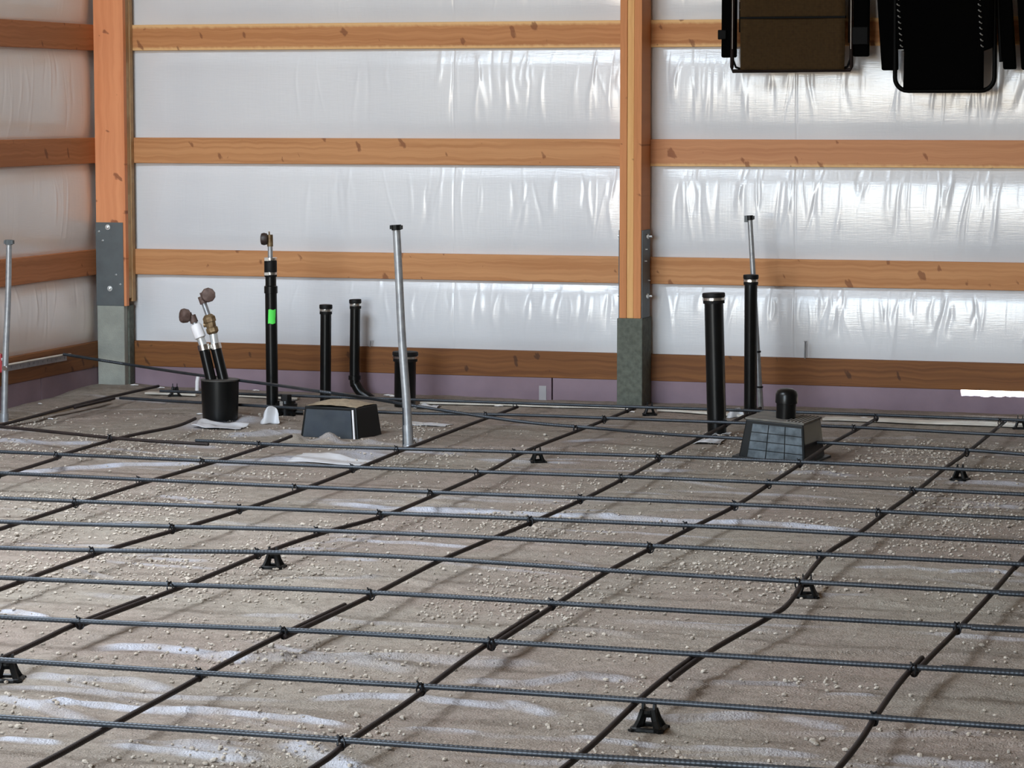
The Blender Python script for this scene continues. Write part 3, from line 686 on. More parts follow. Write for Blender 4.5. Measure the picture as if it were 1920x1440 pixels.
# wire ties where bars cross
def tie_mesh(rad=.0022):
    mb = MB()
    for s in (1, -1):
        pts = []
        for k in range(13):
            a = 2 * math.pi * k / 12
            pts.append((s * .0085 * math.cos(a), .0085 * math.cos(a), .0165 * math.sin(a) + .0078))
        mb.tube(pts, rad, 5)
    mb.tube([(0, 0, .022), (-.005, -.006, .026), (-.010, -.004, .030)], rad * 1.2, 5)
    mb.tube([(0, 0, .024), (.004, -.008, .028)], rad * 1.2, 5)
    me = bpy.data.meshes.new('wire_tie'); me.from_pydata(mb.v, [], mb.f); me.materials.append(TIE); return me
TIEM = tie_mesh(.0024)
def cross(A, B):
    best = None
    for q in A:
        for p_ in B:
            d = (q.x - p_.x) ** 2 + (q.y - p_.y) ** 2
            if best is None or d < best[0]: best = (d, q, p_)
    return best
AN = ORD + ['brown left', 'rising', 'second-from-wall', 'back-wall']
TR = random.Random(9)
CROSSINGS = []
for i, A in enumerate(APATH):
    for j, B in enumerate(BPATH):
        d, q, p_ = cross(A, B)
        if d > .06 ** 2 or TR.random() < .12: continue
        c = (q + p_) / 2; c.z = ZBAR
        v = c - CAM; w = v.dot(_F)
        px = 960 + F_PX * v.dot(_R) / w; py = 720 - F_PX * v.dot(_U) / w
        if not (-10 < px < 1930 and 730 < py < 1450): continue
        o = bpy.data.objects.new('wire_tie', TIEM); COL.objects.link(o); o.location = c; o.rotation_euler = (0, 0, TR.uniform(-.5, .5)); 
        tag(o, f'wire tie where the {AN[i]} crosswise bar meets the {LORD[j]} slanting bar from left', 'wire tie', 'wire ties at the bar crossings')

# ------------------------------------------------------------------ bar chairs
def make_bar_chair():
    r = empty('bar_chair', (0, 0, 0), 'x', 'bar chair', 'black bar chairs')
    mb = MB(); n = 24; R0 = .037
    # base ring with feet lobes
    ring = [(R0 * (1 + .12 * math.cos(4 * a)) * math.cos(a + .78), R0 * (1 + .12 * math.cos(4 * a)) * math.sin(a + .78), .006) for a in [2 * math.pi * k / n for k in range(n + 1)]]
    mb.tube(ring, .0060, 6)
    for k in range(4):
        a = .785 + k * math.pi / 2
        mb.box((-.008, -.007, 0), (.010, .007, .007), M=Matrix.Rotation(a, 4, 'Z') @ Matrix.Translation((R0 + .004, 0, 0)))
    mb.build('base_ring', BLKPL, r, local=True)
    for k in range(4):
        a = .785 + k * math.pi / 2; c, s = math.cos(a), math.sin(a); q = MB()
        q.tube([(c * R0, s * R0, .006), (c * .026, s * .026, .026), (c * .018, s * .018, .046), (c * .0165, s * .0165, .054)], [.0085, .0075, .008, .007], 6)
        q.build('leg', BLKPL, r, local=True)
    q = MB(); q.lathe((0, 0, .034), (0, 0, 1), [(0, .013), (.010, .018), (.018, .018), (.0185, .010)], 16); q.build('collar', BLKPL, r, local=True)
    q = MB()
    for sx in (-1, 1):
        q.box((sx * .013 - .003, -.010, .050), (sx * .013 + .003, .010, .074), top=(.7, .8))
    q.build('cradle', BLKPL, r, local=True)
    return r
chair0 = make_bar_chair()
CH = [(1217, 1340, 'under the second crosswise bar near the bottom centre'), (14, 1255, 'cut off by the left edge of the photo'),
      (512, 1045, 'holding the fourth slanting bar, left of the photo centre'), (1513, 1097, 'below the kink of the seventh slanting bar'),
      (1008, 853, 'standing between the grey conduit and the lidded box'), (1800, 887, 'on the ground right of the lidded box'),
      (1218, 771, 'right at the foot of the middle post'), (1913, 795, 'cut off by the right edge near the back wall'), (328, 738, 'in the left corner beside the bucket')]
for k, (px, py, where) in enumerate(CH):
    o = chair0 if k == 0 else copy_tree(chair0)
    c = at_z(px, py, .037)
    if k == 1: c = at_z(px, 1250, .037)
    z = surf(c.x, c.y)
    o.location = (c.x, c.y, z - .001); o.rotation_euler = (0, 0, (.0, .3, .1, .2, .5, -.2, .3, .1, .4)[k]); sc = 1.0 if k in (0, 1, 2, 3) else .9
    o.scale = (sc * (1.12 if k < 2 else 1), sc * (1.12 if k < 2 else 1), sc)
    o['label'] = 'black bar chair ' + where

# ------------------------------------------------------------------ pipes
def axis_pts(pts, Y, lean=0):
    return [at_y(x, y, Y) for x, y in pts]
def place(px, py):
    """point of the ground seen at a pixel, allowing for its rise to the wall"""
    z = .0
    for _ in range(8):
        c = at_z(px, py, z); z = surf(c.x, c.y)
    return c
def capped_pipe(name, label, top, base, rad, Y=None, bend=None):
    b = place(*base); Y = b.y if Y is None else Y
    r = empty(name, (b.x, Y, b.z), label, 'pipe', 'capped black drain stubs')
    t = at_y(top[0], top[1] + 4, Y); bb = Vector((at_y(base[0], base[1], Y).x, Y, b.z - .04))
    if bend is None:
        MB().tube([bb, t - (t - bb).normalized() * .03], rad, 24).build('pipe', ABS, r, smooth=True)
    else:
        MB().tube(smooth_path([at_y(x, y, Y) if i else at_y(x, y, Y) for i, (x, y) in enumerate(bend)] + [t - Vector((0, 0, .03))], .01), rad, 20).build('pipe', ABS, r, smooth=True)
    ax = (t - bb).normalized()
    MB().lathe(t - ax * .045, ax, [(0, rad * 1.13), (.030, rad * 1.13), (.031, rad * 1.20), (.046, rad * 1.20), (.050, rad * 1.14), (.051, rad * .9), (.0515, 0)], 24).build('rubber_cap', RUBBER, r, smooth=True)
    c = MB(); c.lathe(t - ax * .030, ax, [(0, rad * 1.17), (.0005, rad * 1.19), (.0125, rad * 1.19), (.013, rad * 1.17)], 24)
    h = t - ax * .024 + Vector((0, -rad * 1.18, 0)); c.box((h.x - .006, h.y - .006, h.z - .005), (h.x + .012, h.y + .002, h.z + .005))
    c.build('hose_clamp', CLAMP, r, smooth=True)
    return r, Y
capped_pipe('drain_pipe', 'thin black capped pipe standing left of the elbowed pipe', (611, 569), (610, 752), .0290)
r, Y = capped_pipe('drain_pipe', 'thin black capped pipe whose foot bends right in an elbow', (666, 559), (672, 742), .0275, bend=[(700, 752), (690, 745), (677, 736), (668, 722), (665, 705)])
e = at_y(665, 712, Y); MB().lathe(e, (0, 0, 1), [(0, .0275), (.001, .034), (.022, .034), (.023, .0275)], 20).build('elbow_collar', ABS, r, smooth=True)
capped_pipe('drain_pipe', 'short fat black capped pipe behind the grey conduit', (760, 657), (759, 760), .056)
capped_pipe('drain_pipe', 'fat black capped pipe left of the box with the domed vent', (1338, 547), (1345, 815), .0455)
r, Y = capped_pipe('drain_pipe', 'tall thin black pipe with clamp, standing behind the box with domed vent', (1408, 513), (1407, 785), .0320)

# tall pipe with green tape and brass elbow
b = place(512, 776); Y = b.y
r = empty('water_pipe', b, 'tall black pipe with green tape and a brass elbow on top', 'pipe')
PX = lambda x, y: at_y(x, y, Y)
MB().tube([PX(511, 785), PX(508, 548)], .0305, 24).build('pipe', ABS, r, smooth=True)
MB().lathe(PX(508, 550), (0, 0, 1), [(0, .031), (.001, .0345), (.036, .0345), (.040, .028), (.085, .028)], 24).build('reducer', ABS, r, smooth=True)
cp = MB().lathe(PX(507.5, 519), (0, 0, 1), [(0, .0310), (.004, .0325), (.080, .0325), (.084, .030), (.085, .01)], 24).build('rubber_coupling', RUBBER, r, smooth=True)
for yy in (515, 488):
    c = MB().lathe(PX(507.5, yy), (0, 0, 1), [(0, .0325), (.0005, .034), (.013, .034), (.0135, .0325)], 24)
    h = PX(505.5, yy - 2); c.box((h.x - .012, Y - .040, h.z - .007), (h.x + .012, Y - .031, h.z + .007)); c.build('hose_clamp', CLAMP, cp, smooth=True)
MB().tube([PX(507, 486), PX(506.5, 458)], .0125, 14).build('riser', GALV, r, smooth=True)
q = MB(); q.tube([PX(506.5, 462), PX(506, 440)], .0155, 14); q.tube([PX(506, 447) , PX(498, 447)], .012, 12); q.tube([PX(505, 440), PX(504.5, 434)], .004, 8)
el = q.build('brass_elbow', BRASS, r, smooth=True)
q = MB().lathe(PX(503, 448) + Vector((0, -.005, 0)), (-1, -.35, 0), [(0, .014), (.004, .028), (.020, .032), (.034, .028), (.038, .014)], 14); q.build('knob', mat('dark_knob', (.03, .018, .014), .5), el, smooth=True)
gt = MB(); c0 = PX(508, 593); n = 8
vv = []
for zz in (-.036, .036):
    for k in range(n + 1):
        a = -.35 + 1.25 * k / n - (.12 if zz < 0 else 0)
        vv.append((c0.x + .0312 * math.sin(a + .35) , Y - .0312 * math.cos(a + .35), c0.z + zz + .002 * math.sin(k)))
gt.add(vv, [(k, k + 1, n + 2 + k, n + 1 + k) for k in range(n)]); g = gt.build('green_tape', GREEN, r); sd = g.modifiers.new('s', 'SOLIDIFY'); sd.thickness = .001; sd.offset = 1
g['label'] = 'bright green tape square'

# bucket with two leaning service pipes
b = place(413, 777); Y = b.y
r = empty('bucket', b, 'black open plastic bucket sleeve in front of the corner', 'bucket')
R = .0945; ht = at_y(413, 711, Y).z - b.z
q = MB().lathe(b - Vector((0, 0, .02)), (0, 0, 1), [(0, R * .93), (ht * .6, R * .98), (ht + .02, R), (ht + .0195, R * .95), (.05, R * .9), (.049, 0)], 40)
q.build('sleeve', ABS, r, smooth=True)
q = MB().lathe(b + Vector((0, 0, ht - .006)), (0, 0, 1), [(0, R * 1.0), (.001, R * 1.02), (.007, R * 1.02), (.0075, R * .95)], 40); q.build('rim', mat('rim', (.05, .045, .04), .6), r, smooth=True)
MB().lathe(b + Vector((0, 0, ht * .35)), (0, 0, 1), [(0, R * .9), (.02, R * .92), (.03, 0)], 24).build('sand_fill', SAND, r)
def leaner(label, pts, knob, kdir, body, Yl):
    P = [at_y(x, y, Yl) for x, y in pts]   # bottom, pipe top, body bottom, body top, elbow
    r = empty('service_pipe', P[0], label, 'pipe', 'leaning service pipes in the bucket')
    ax = (P[1] - P[0]).normalized()
    MB().tube([P[0] - ax * .10, P[1]], .0265, 18).build('pipe', ABS, r, smooth=True)
    MB().tube([P[1] - ax * .012, P[1] + ax * .016], .0295, 18).build('clamp', CLAMP, r, smooth=True)
    MB().tube([P[1] + ax * .008, P[2]], .020, 14).build('nipple', ZINC, r, smooth=True)
    if body == 'white':
        MB().lathe(P[2], P[3] - P[2], [(0, .022), (.004, .029), ((P[3] - P[2]).length * .85, .029), ((P[3] - P[2]).length, .022)], 18).build('white_coupling', WHITEPL, r, smooth=True)
    else:
        L = (P[3] - P[2]).length; bd = MB().lathe(P[2], P[3] - P[2], [(0, .022), (.01, .032), (.03, .032), (.034, .026), (L * .6, .028), (L * .62, .034), (L * .85, .034), (L, .020)], 8)
        mid = P[2].lerp(P[3], .5); bd.tube([mid, mid + Vector((-.034, -.01, -.004))], .012, 8); bd.build('brass_body', BRASS, r, smooth=False)
    MB().tube([P[3], P[4]], .0135, 12).build('riser', GALV, r, smooth=True)
    k = at_y(*knob, Yl); k.y -= .015
    q = MB(); q.tube([P[4] - (P[4] - P[3]).normalized() * .02, P[4] + (P[4] - P[3]).normalized() * .018], .020, 10); q.tube([P[4], k], .018, 10)
    q.tube([P[4] + (P[4] - P[3]).normalized() * .015, P[4] + (P[4] - P[3]).normalized() * .036], .0045, 6)
    e_ = q.build('elbow', BRONZE, r, smooth=True)
    MB().lathe(k - Vector(kdir).normalized() * .012, kdir, [(0, .018), (.004, .033), (.028, .037), (.040, .033), (.043, .018)], 10).build('knob', BRONZE, e_, smooth=True)
leaner('left leaning pipe in the bucket with a white coupling', [(398, 722), (382, 652), (376, 634), (366, 608), (362, 598)], (352, 592), (-.7, -.7, .1), 'white', Y - .02)
leaner('right leaning pipe in the bucket with a brass valve', [(421, 720), (404, 650), (400, 626), (390, 590), (380, 562)], (392, 553), (.5, -.85, .1), 'brass', Y + .01)

# low black cleanout beside the tall pipe
b = place(537, 778)
r = empty('floor_cleanout', b, 'low black capped cleanout on the ground right of the taped pipe', 'cleanout')
MB().lathe(b - Vector((0, 0, .02)), (0, 0, 1), [(0, .045), (.055, .045), (.056, .055), (.08, .057), (.081, .048), (.095, .046), (.096, 0)], 24).build('body', ABS, r, smooth=True)
MB().lathe(b + Vector((0, 0, .075)), (0, 0, 1), [(0, .030), (.030, .028), (.032, 0)], 6).build('square_plug', RUBBER, r)
q = MB(); 
for k in range(6):
    a = k * 1.05 + .3; q.tube([b + Vector((.03 * math.cos(a), .03 * math.sin(a), .015)), b + Vector((.085 * math.cos(a), .085 * math.sin(a), .012))], .012, 8)
q.build('flange_ears', BLKPL, r, smooth=True)
q = MB().box((b.x - .012, b.y - .062, b.z + .05), (b.x + .006, b.y - .055, b.z + .075)); q.build('clamp_screw', CLAMP, r)

# conduits
def conduit(label, pts, foot, rad, Yf=None, cap='box'):
    b = place(*foot); Y = b.y if Yf is None else Yf
    r = empty('conduit', (b.x, Y, b.z), label, 'conduit', 'grey conduit stubs')
    P = smooth_path([at_y(x, y, Y) for x, y in pts], .05)
    P = [p - Vector((0, 0, 0)) for p in P]
    n = len(P); MB().tube(P, [rad * (.86 + .14 * i / (n - 1)) for i in range(n)], 16).build('tube', GALV, r, smooth=True)
    t = P[0]; ax = (P[0] - P[1]).normalized()
    q = MB(); q.tube([t - ax * .018, t + ax * .006], rad * 1.15, 10)
    for s in (-1, 1): q.box((t.x + s * rad * 1.1 - .006, t.y - .01, t.z - .014), (t.x + s * rad * 1.1 + .006, t.y + .01, t.z + .004))
    q.build('end_cap', BLKPL if cap == 'box' else PLATE, r)
    return r, P
r, P = conduit('long grey conduit leaning left in front of the short fat pipe', [(743, 424), (748, 520), (754, 640), (762, 750), (767, 845)], (765, 838), .0205)
bb = P[-1]; MB().lathe(bb - Vector((0, 0, .0)), P[-6] - P[-1], [(0, .031), (.03, .027), (.032, .024), (.12, .023)], 16).build('coupling', GALV, r, smooth=True)
rr2 = place(757, 835); MB().tube([Vector((bb.x - .022, bb.y - .012, bb.z)), Vector((bb.x - .022, bb.y - .012, bb.z + .20))], .006, 8).build('tie_stake', BAR, r, smooth=True)
r, P = conduit('grey conduit leaning against the left edge of the photo', [(17, 452), (15, 560), (10, 680), (8, 794)], (8, 790), .0165, cap='p')
MB().lathe(P[-1], P[-5] - P[-1], [(0, .022), (.05, .021), (.051, .0165)], 14).build('coupling', GALV, r, smooth=True)
sc_ = at_y(10, 690, P[0].y - .02); MB().tube([sc_ + Vector((0, 0, 0)), sc_ + Vector((0, -.012, 0))], .012, 10).build('wing_nut', CLAMP, r)
r, P = conduit('bent grey conduit rising out behind the tall thin right pipe', [(1406, 406), (1409, 460), (1413, 530), (1419, 640), (1427, 775)], (1426, 775), .0150, Yf=None)
q = MB(); t = P[0]; q.box((t.x - .026, t.y - .012, t.z - .028), (t.x - .010, t.y + .012, t.z + .004)); q.build('hooked_tab', PLATE, r)
for yy in (660, 720):
    p_ = min(P, key=lambda s: abs(s.z - at_y(1422, yy, s.y).z)); MB().tube([p_ - Vector((0, 0, .004)), p_ + Vector((0, 0, .004))], .0185, 12).build('strap', TIE, r)

# nails standing on the skirt board
for px, y0, y1, rd, lb in ((1510, 641, 676, .0045, 'thin grey rod sticking up from the right skirt board'), (695, 640, 652, .003, 'small nail sticking up from the skirt board beside the elbowed pipe')):
    a = at_y(px, y1, .012); c = at_y(px, y0, .012 - .03)
    zt_ = ZG['sk'] + Hh
    q = MB(); q.tube([(a.x, .012 - .03 + .02, zt_ - .0), (c.x, -.016, c.z)], rd, 8); q.lathe((c.x, -.016, c.z), (0, 0, 1), [(0, rd * 1.7), (.004, rd * 1.7)], 8)
    tag(q.build('nail', GALV, origin=(a.x, -.01, zt_)), lb, 'nail')

# ------------------------------------------------------------------ plastic boxes
def place_box(name, label, px, w, d, h, rot, taper, tilt=0.):
    b = place(*px); r = empty(name, b, label, 'box'); r.rotation_euler = (0, tilt, rot); return r, b
# left: open sand-filled box
b = place(617, 822)
r = empty('plastic_box', b, 'dark plastic box heaped with sand beneath the elbowed pipe', 'box', 'black plastic boxes')
r.rotation_euler = (0, 0, math.radians(-7))
w, d, h = .318, .25, .150
MB().box((-w / 2, 0, -.02), (w / 2, d, h), top=(.87, .88)).build('shell', BLKPL, r, bevel=.006, local=True)
# raised rim on front, inset panel
q = MB(); ins = .010
def frontpt(u, v, off=.001):   # u -1..1, v 0..1 on the sloping front
    t = (v * h + .02) / (h + .02); wx = w / 2 * (1 - .13 * t); y = d / 2 - d / 2 * (1 - .12 * t)
    return (u * wx, y - off, v * h)
q.add([frontpt(-.9, .02), frontpt(.80, .02), frontpt(.80, .90), frontpt(-.9, .90)] + [frontpt(-.9, .02, .004), frontpt(.80, .02, .004), frontpt(.80, .90, .004), frontpt(-.9, .90, .004)],
      [(3, 2, 1, 0), (4, 5, 6, 7), (0, 1, 5, 4), (1, 2, 6, 5), (2, 3, 7, 6), (3, 0, 4, 7)])
q.build('front_panel', NAVY, r, local=True)
q = MB(); q.add([frontpt(.84, .0), frontpt(.90, .0), frontpt(.90, .93), frontpt(.84, .93)] + [frontpt(.84, .0, .005), frontpt(.90, .0, .005), frontpt(.90, .93, .005), frontpt(.84, .93, .005)],
      [(3, 2, 1, 0), (4, 5, 6, 7), (0, 1, 5, 4), (1, 2, 6, 5), (2, 3, 7, 6), (3, 0, 4, 7)])
o = q.build('white_edge_strip', WHITEPL, r, local=True)
gxx = np.linspace(-w / 2 * .86, w / 2 * .86, 24); gyy = np.linspace(d * .07, d * .93, 16); GX_, GY_ = np.meshgrid(gxx, gyy)
hz = h - .006 + .030 * np.clip(1 - (GX_ / (w * .5)) ** 2, 0, 1) * np.clip(1 - ((GY_ - d * .5) / (d * .55)) ** 2, 0, 1) + .004 * vnoise(GX_, GY_, 40, 5)
o = grid('sand_heap', GX_, GY_, hz, SAND); o.parent = r
# right: box with grid front and domed vent pipe
b = place(1446, 864)
r = empty('plastic_box', b, 'lidded black box with ribbed dusty front and a domed vent pipe on top', 'box', 'black plastic boxes')
r.rotation_euler = (math.radians(2), math.radians(3.0), math.radians(-9))
w, d, h = .325, .26, .172
MB().box((-w / 2, 0, -.03), (w / 2, d, h), top=(.83, .86)).build('shell', BLKPL, r, bevel=.006, local=True)
def fp2(u, v, off):
    t = (v * h + .03) / (h + .03); wx = w / 2 * (1 - .17 * t); y = d / 2 - d / 2 * (1 - .14 * t); return (u * wx, y - off, v * h)
for i in range(3):
    for j in range(4):
        u0 = -.74 + i * .565 + .012; u1 = u0 + .54; v0 = .02 + j * .225; v1 = v0 + .205
        q = MB().add([fp2(u0, v0, .0005), fp2(u1, v0, .0005), fp2(u1, v1, .0005), fp2(u0, v1, .0005), fp2(u0, v0, .004), fp2(u1, v0, .004), fp2(u1, v1, .004), fp2(u0, v1, .004)],
            [(3, 2, 1, 0), (4, 5, 6, 7), (0, 1, 5, 4), (1, 2, 6, 5), (2, 3, 7, 6), (3, 0, 4, 7)])
        q.build('front_panel', DUSTY, r, local=True, bevel=.001)
lid = MB().box((-w / 2 * .86, d * .06, h - .002), (w / 2 * .86, d * .94, h + .008)).build('lid', mat('dusty_lid', (.10, .095, .085), .8, var=(.16, .145, .125), vscale=25), r, bevel=.003, local=True)
q = MB()
for k in range(5): q.box((w * .16 + k * .017, d * .10, h + .007), (w * .16 + .006 + k * .017, d * .9, h + .011))
q.build('lid_ribs', mat('dusty_rib', (.20, .18, .16), .8), lid, local=True)
MB().box((-w / 2 - .02, -.012, -.02), (w / 2 + .02, d + .01, .006)).build('flange', BLKPL, r, bevel=.002, local=True)
vp = MB().lathe((.018, d * .42, h + .005), (0, 0, 1), [(0, .044), (.075, .044)], 28).build('vent_pipe', ABS, r, smooth=True, local=True)
MB().lathe((.018, d * .42, h + .075), (0, 0, 1), [(0, .046), (.001, .050), (.040, .050), (.055, .043), (.064, .028), (.067, 0)], 28).build('domed_cap', ABS, vp, smooth=True, local=True)

# ------------------------------------------------------------------ strut on the left wall with red clamp
a = at_x(124, 668, .012); c = at_x(-120, 712, .012)
r = empty('metal_strut', a, 'grey perforated metal strut resting along the left skirt board', 'strut')
d = c - a; n = 28
MB().tube([a, c], .003, 6).build('wire_edge', GALV, r)
q = MB(); q.add([a + Vector((0, 0, -.022)), c + Vector((0, 0, -.022)), c + Vector((0, 0, .012)), a + Vector((0, 0, .012)), a + Vector((.004, 0, -.022)), c + Vector((.004, 0, -.022)), c + Vector((.004, 0, .012)), a + Vector((.004, 0, .012))],
    [(3, 2, 1, 0), (4, 5, 6, 7), (0, 1, 5, 4), (1, 2, 6, 5), (2, 3, 7, 6), (3, 0, 4, 7)]); WEB = q
q = MB(); q.add([a + Vector((0, 0, .012)), c + Vector((0, 0, .012)), c + Vector((.03, 0, .012)), a + Vector((.03, 0, .012)), a + Vector((0, 0, .016)), c + Vector((0, 0, .016)), c + Vector((.03, 0, .016)), a + Vector((.03, 0, .016))],
    [(3, 2, 1, 0), (4, 5, 6, 7), (0, 1, 5, 4), (1, 2, 6, 5), (2, 3, 7, 6), (3, 0, 4, 7)]); q.build('top_flange', CREAM, r)
q = WEB
for k in range(n):
    p_ = a + d * ((k + .5) / n); q.lathe(p_ + Vector((.004, 0, -.006)), (1, 0, 0), [(0, .006), (.002, .006), (.0022, .003)], 8)
q.build('web', GALV, r)
p_ = at_y(2, 680, -1.62)
r = empty('red_clamp', p_, 'dark red plastic clamp at the left edge of the photo behind the conduit', 'clamp')
MB().box((p_.x - .05, p_.y - .012, p_.z - .05), (p_.x + .012, p_.y + .012, p_.z + .045), top=(.8, .8)).build('jaw', RED, r, bevel=.006)
MB().box((p_.x - .06, p_.y - .008, p_.z + .01), (p_.x + .02, p_.y + .008, p_.z + .024)).build('bar', ZINC, r, bevel=.002)

# ------------------------------------------------------------------ cream strip along the wall, loose poly scraps
P = [at_z(x, y, .045) for x, y in ((270, 737), (370, 741), (500, 746), (640, 752))]
def ribbon(P, w, t, z):
    mb = MB(); k = len(P); vs = []
    for p_ in P:
        for dy, dz in ((-w / 2, 0), (w / 2, 0), (w / 2, t), (-w / 2, t)): vs.append((p_.x, p_.y + dy, surf(p_.x, p_.y) + z + dz))
    fs = [(i * 4 + j, (i + 1) * 4 + j, (i + 1) * 4 + (j + 1) % 4, i * 4 + (j + 1) % 4) for i in range(k - 1) for j in range(4)] + [(0, 1, 2, 3), tuple((k - 1) * 4 + j for j in (3, 2, 1, 0))]
    return mb.add(vs, fs)
for pts, lb, w in ((((275, 739), (330, 741), (370, 743)), 'cream edge strip on the ground left of the bucket', .05),
                (((448, 744), (500, 747), (560, 750)), 'cream edge strip on the ground behind the taped pipe', .04),
                (((790, 757), (900, 760), (1000, 763), (1100, 765), (1190, 769)), 'long cream edge strip on the ground left of the middle post', .045),
                (((1235, 771), (1330, 777), (1395, 782)), 'cream edge strip on the ground right of the middle post', .07),
                (((1545, 788), (1660, 791), (1800, 796), (1935, 801)), 'pale edge strip on the ground right of the lidded box', .09)):
    P = [place(*q) for q in pts]; P = smooth_path(P, .1)
    tag(ribbon(P, w, .010, .004).build('edge_strip', CREAM, origin=P[0]), lb, 'strip', 'pale edge strips by the back wall')
def scrap(px, sx, sy, hgt, label, rot=0., seed=1, m=POLYW, up=False):
    c = place(*px); n = 14; u = np.linspace(-1, 1, n); A_, B_ = np.meshgrid(u, u)
    r_ = .85 + .25 * vnoise(A_, B_, 1.7, seed)
    x = A_ * sx / 2 * r_; y = B_ * sy / 2 * r_
    cr_, sr_ = math.cos(rot), math.sin(rot)
    xx = c.x + x * cr_ - y * sr_; yy = c.y + x * sr_ + y * cr_
    if up:
        yy = c.y + y * .25 + .02 * np.sin(A_ * 3); zz = c.z + (B_ + 1) / 2 * hgt * (1 - .35 * A_ ** 2) + .006 * vnoise(A_, B_, 3, seed)
        xx = c.x + x * (1 - .25 * (B_ + 1) / 2)
    else:
        zs_ = np.array([[surf(float(a_), float(b_)) for a_, b_ in zip(ra, rb)] for ra, rb in zip(xx, yy)])
        zz = zs_ + .004 + hgt * np.abs(vnoise(A_, B_, 2.2, seed + 3) - .3)
    o = grid('plastic_scrap', xx - c.x, yy - c.y, zz - c.z, m); o.location = c
    sd = o.modifiers.new('s', 'SOLIDIFY'); sd.thickness = .0015
    return tag(o, label, 'plastic scrap', 'loose plastic sheet scraps')
scrap((507, 795), .10, .10, .085, 'white plastic flap standing up at the foot of the taped pipe', seed=3, up=True)
scrap((415, 788), .26, .16, .03, 'pale plastic fold lying before the bucket', seed=4)
scrap((805, 797), .22, .12, .006, 'flat white plastic piece right of the grey conduit', seed=5)
scrap((785, 831), .05, .06, .03, 'little white plastic lump at the foot of the grey conduit', seed=6)
scrap((630, 856), .38, .18, .006, 'broad pale plastic piece in front of the sand-filled box', seed=7)
scrap((1352, 817), .09, .08, .02, 'crumpled plastic collar at the foot of the fat right pipe', seed=8)
scrap((1380, 783), .09, .10, .045, 'white plastic flap between the two tall right pipes', seed=9, up=True)
scrap((1330, 830), .13, .14, .02, 'thin plastic fold in front of the fat right pipe', seed=10, m=POLYW)
scrap((800, 762), .12, .10, .022, 'pale plastic fold beside the short fat pipe', seed=11)
scrap((690, 812), .12, .08, .018, 'plastic fold tucked under the sand-filled box', seed=12)
tw = place(366, 731)
pw = at_y(369, 705, -.18)
tag(MB().tube([(pw.x, -.18, .02), (pw.x, -.175, .085), (pw.x + .004, -.17, .115)], .011, 10).build('white_stub', WHITEPL, origin=(pw.x, -.18, .02), smooth=True), 'small white plastic stub standing behind the bucket', 'stub')

# ------------------------------------------------------------------ pebbles and chips
def stone_mesh(seed, sub=1):
    bm = bmesh.new(); bmesh.ops.create_icosphere(bm, subdivisions=sub, radius=1.)
    r = random.Random(seed); a, b, c = r.uniform(.8, 1.3), r.uniform(.7, 1.0), r.uniform(.55, .85)
    for v in bm.verts:
        k = r.uniform(.78, 1.15); v.co = Vector((v.co.x * a * k, v.co.y * b * k, v.co.z * c * k))
    me = bpy.data.meshes.new('pebble'); bm.to_mesh(me); bm.free(); me.materials.append(STONE); return me
STM = [stone_mesh(s, 1 if s < 6 else 2) for s in range(8)]
STV = [(np.array([v.co[:] for v in m_.vertices]), [tuple(p_.vertices) for p_ in m_.polygons]) for m_ in STM[:5]]
rg = np.random.RandomState(4); PB = []
while len(PB) < 13000:
    x = rg.uniform(.2, 6.4); y = rg.uniform(-9.2, -1.0)
    q = float(vnoise(np.array([x]), np.array([y]), 1.9, 31)[0] * .6 + vnoise(np.array([x]), np.array([y]), 5.5, 32)[0] * .4)
    if rg.rand() > max(.05, (q - .36) * 3.0) ** 1.3: continue
    if (1.68 < x < 2.25 and -1.75 < y < -1.3) or (3.95 < x < 4.5 and -2.05 < y < -1.55) or (.95 < x < 1.25 and -1.1 < y < -.8): continue
    v = Vector((x, y, 0)) - CAM; w_ = v.dot(_F); px = 960 + F_PX * v.dot(_R) / w_; py = 720 - F_PX * v.dot(_U) / w_
    if not (-60 < px < 1980 and py < 1500): continue
    s = .0030 + .0052 * rg.rand() ** 2.0
    if rg.rand() < .05: s *= 1.35
    PB.append((x, y, s, s / w_, px, py))
vis = sorted([p_ for p_ in PB if 0 < p_[4] < 1920 and p_[5] < 1438], key=lambda t: -t[3])[:300]
vs_ = set(id(p_) for p_ in vis); PR = random.Random(2)
for k, p_ in enumerate(vis):
    o = bpy.data.objects.new('pebble', STM[k % 8]); COL.objects.link(o)
    o.location = (p_[0], p_[1], surf(p_[0], p_[1]) + p_[2] * .55); o.scale = (p_[2],) * 3; o.rotation_euler = (PR.uniform(-.4, .4), PR.uniform(-.4, .4), PR.uniform(0, 6.28))
    tag(o, 'larger pale pebble lying loose on the dusty sheet among the bars', 'pebble', 'larger loose pebbles on the sheet')
VV = []; FF = []; off = 0
for k, p_ in enumerate(PB):
    if id(p_) in vs_: continue
    V0, F0 = STV[k % 5]; a = PR.uniform(0, 6.28); c, s = math.cos(a), math.sin(a)
    Vr = V0 * p_[2]; Vr = np.stack([Vr[:, 0] * c - Vr[:, 1] * s + p_[0], Vr[:, 0] * s + Vr[:, 1] * c + p_[1], Vr[:, 2] + surf(p_[0], p_[1]) + p_[2] * .5], 1)
    VV.append(Vr); FF += [tuple(i + off for i in f) for f in F0]; off += len(V0)
me = bpy.data.meshes.new('gravel'); me.from_pydata(np.concatenate(VV).tolist(), [], FF); me.materials.append(STONE)
o = bpy.data.objects.new('gravel', me); COL.objects.link(o); tag(o, 'fine pale gravel scattered over the dusty plastic sheet', 'gravel', kind='stuff')
foam_w = mat('white_foam', (.85, .84, .84), .7)
cm = stone_mesh(99, 1); cm.materials.clear(); cm.materials.append(foam_w); cm.name = 'foam_chip'
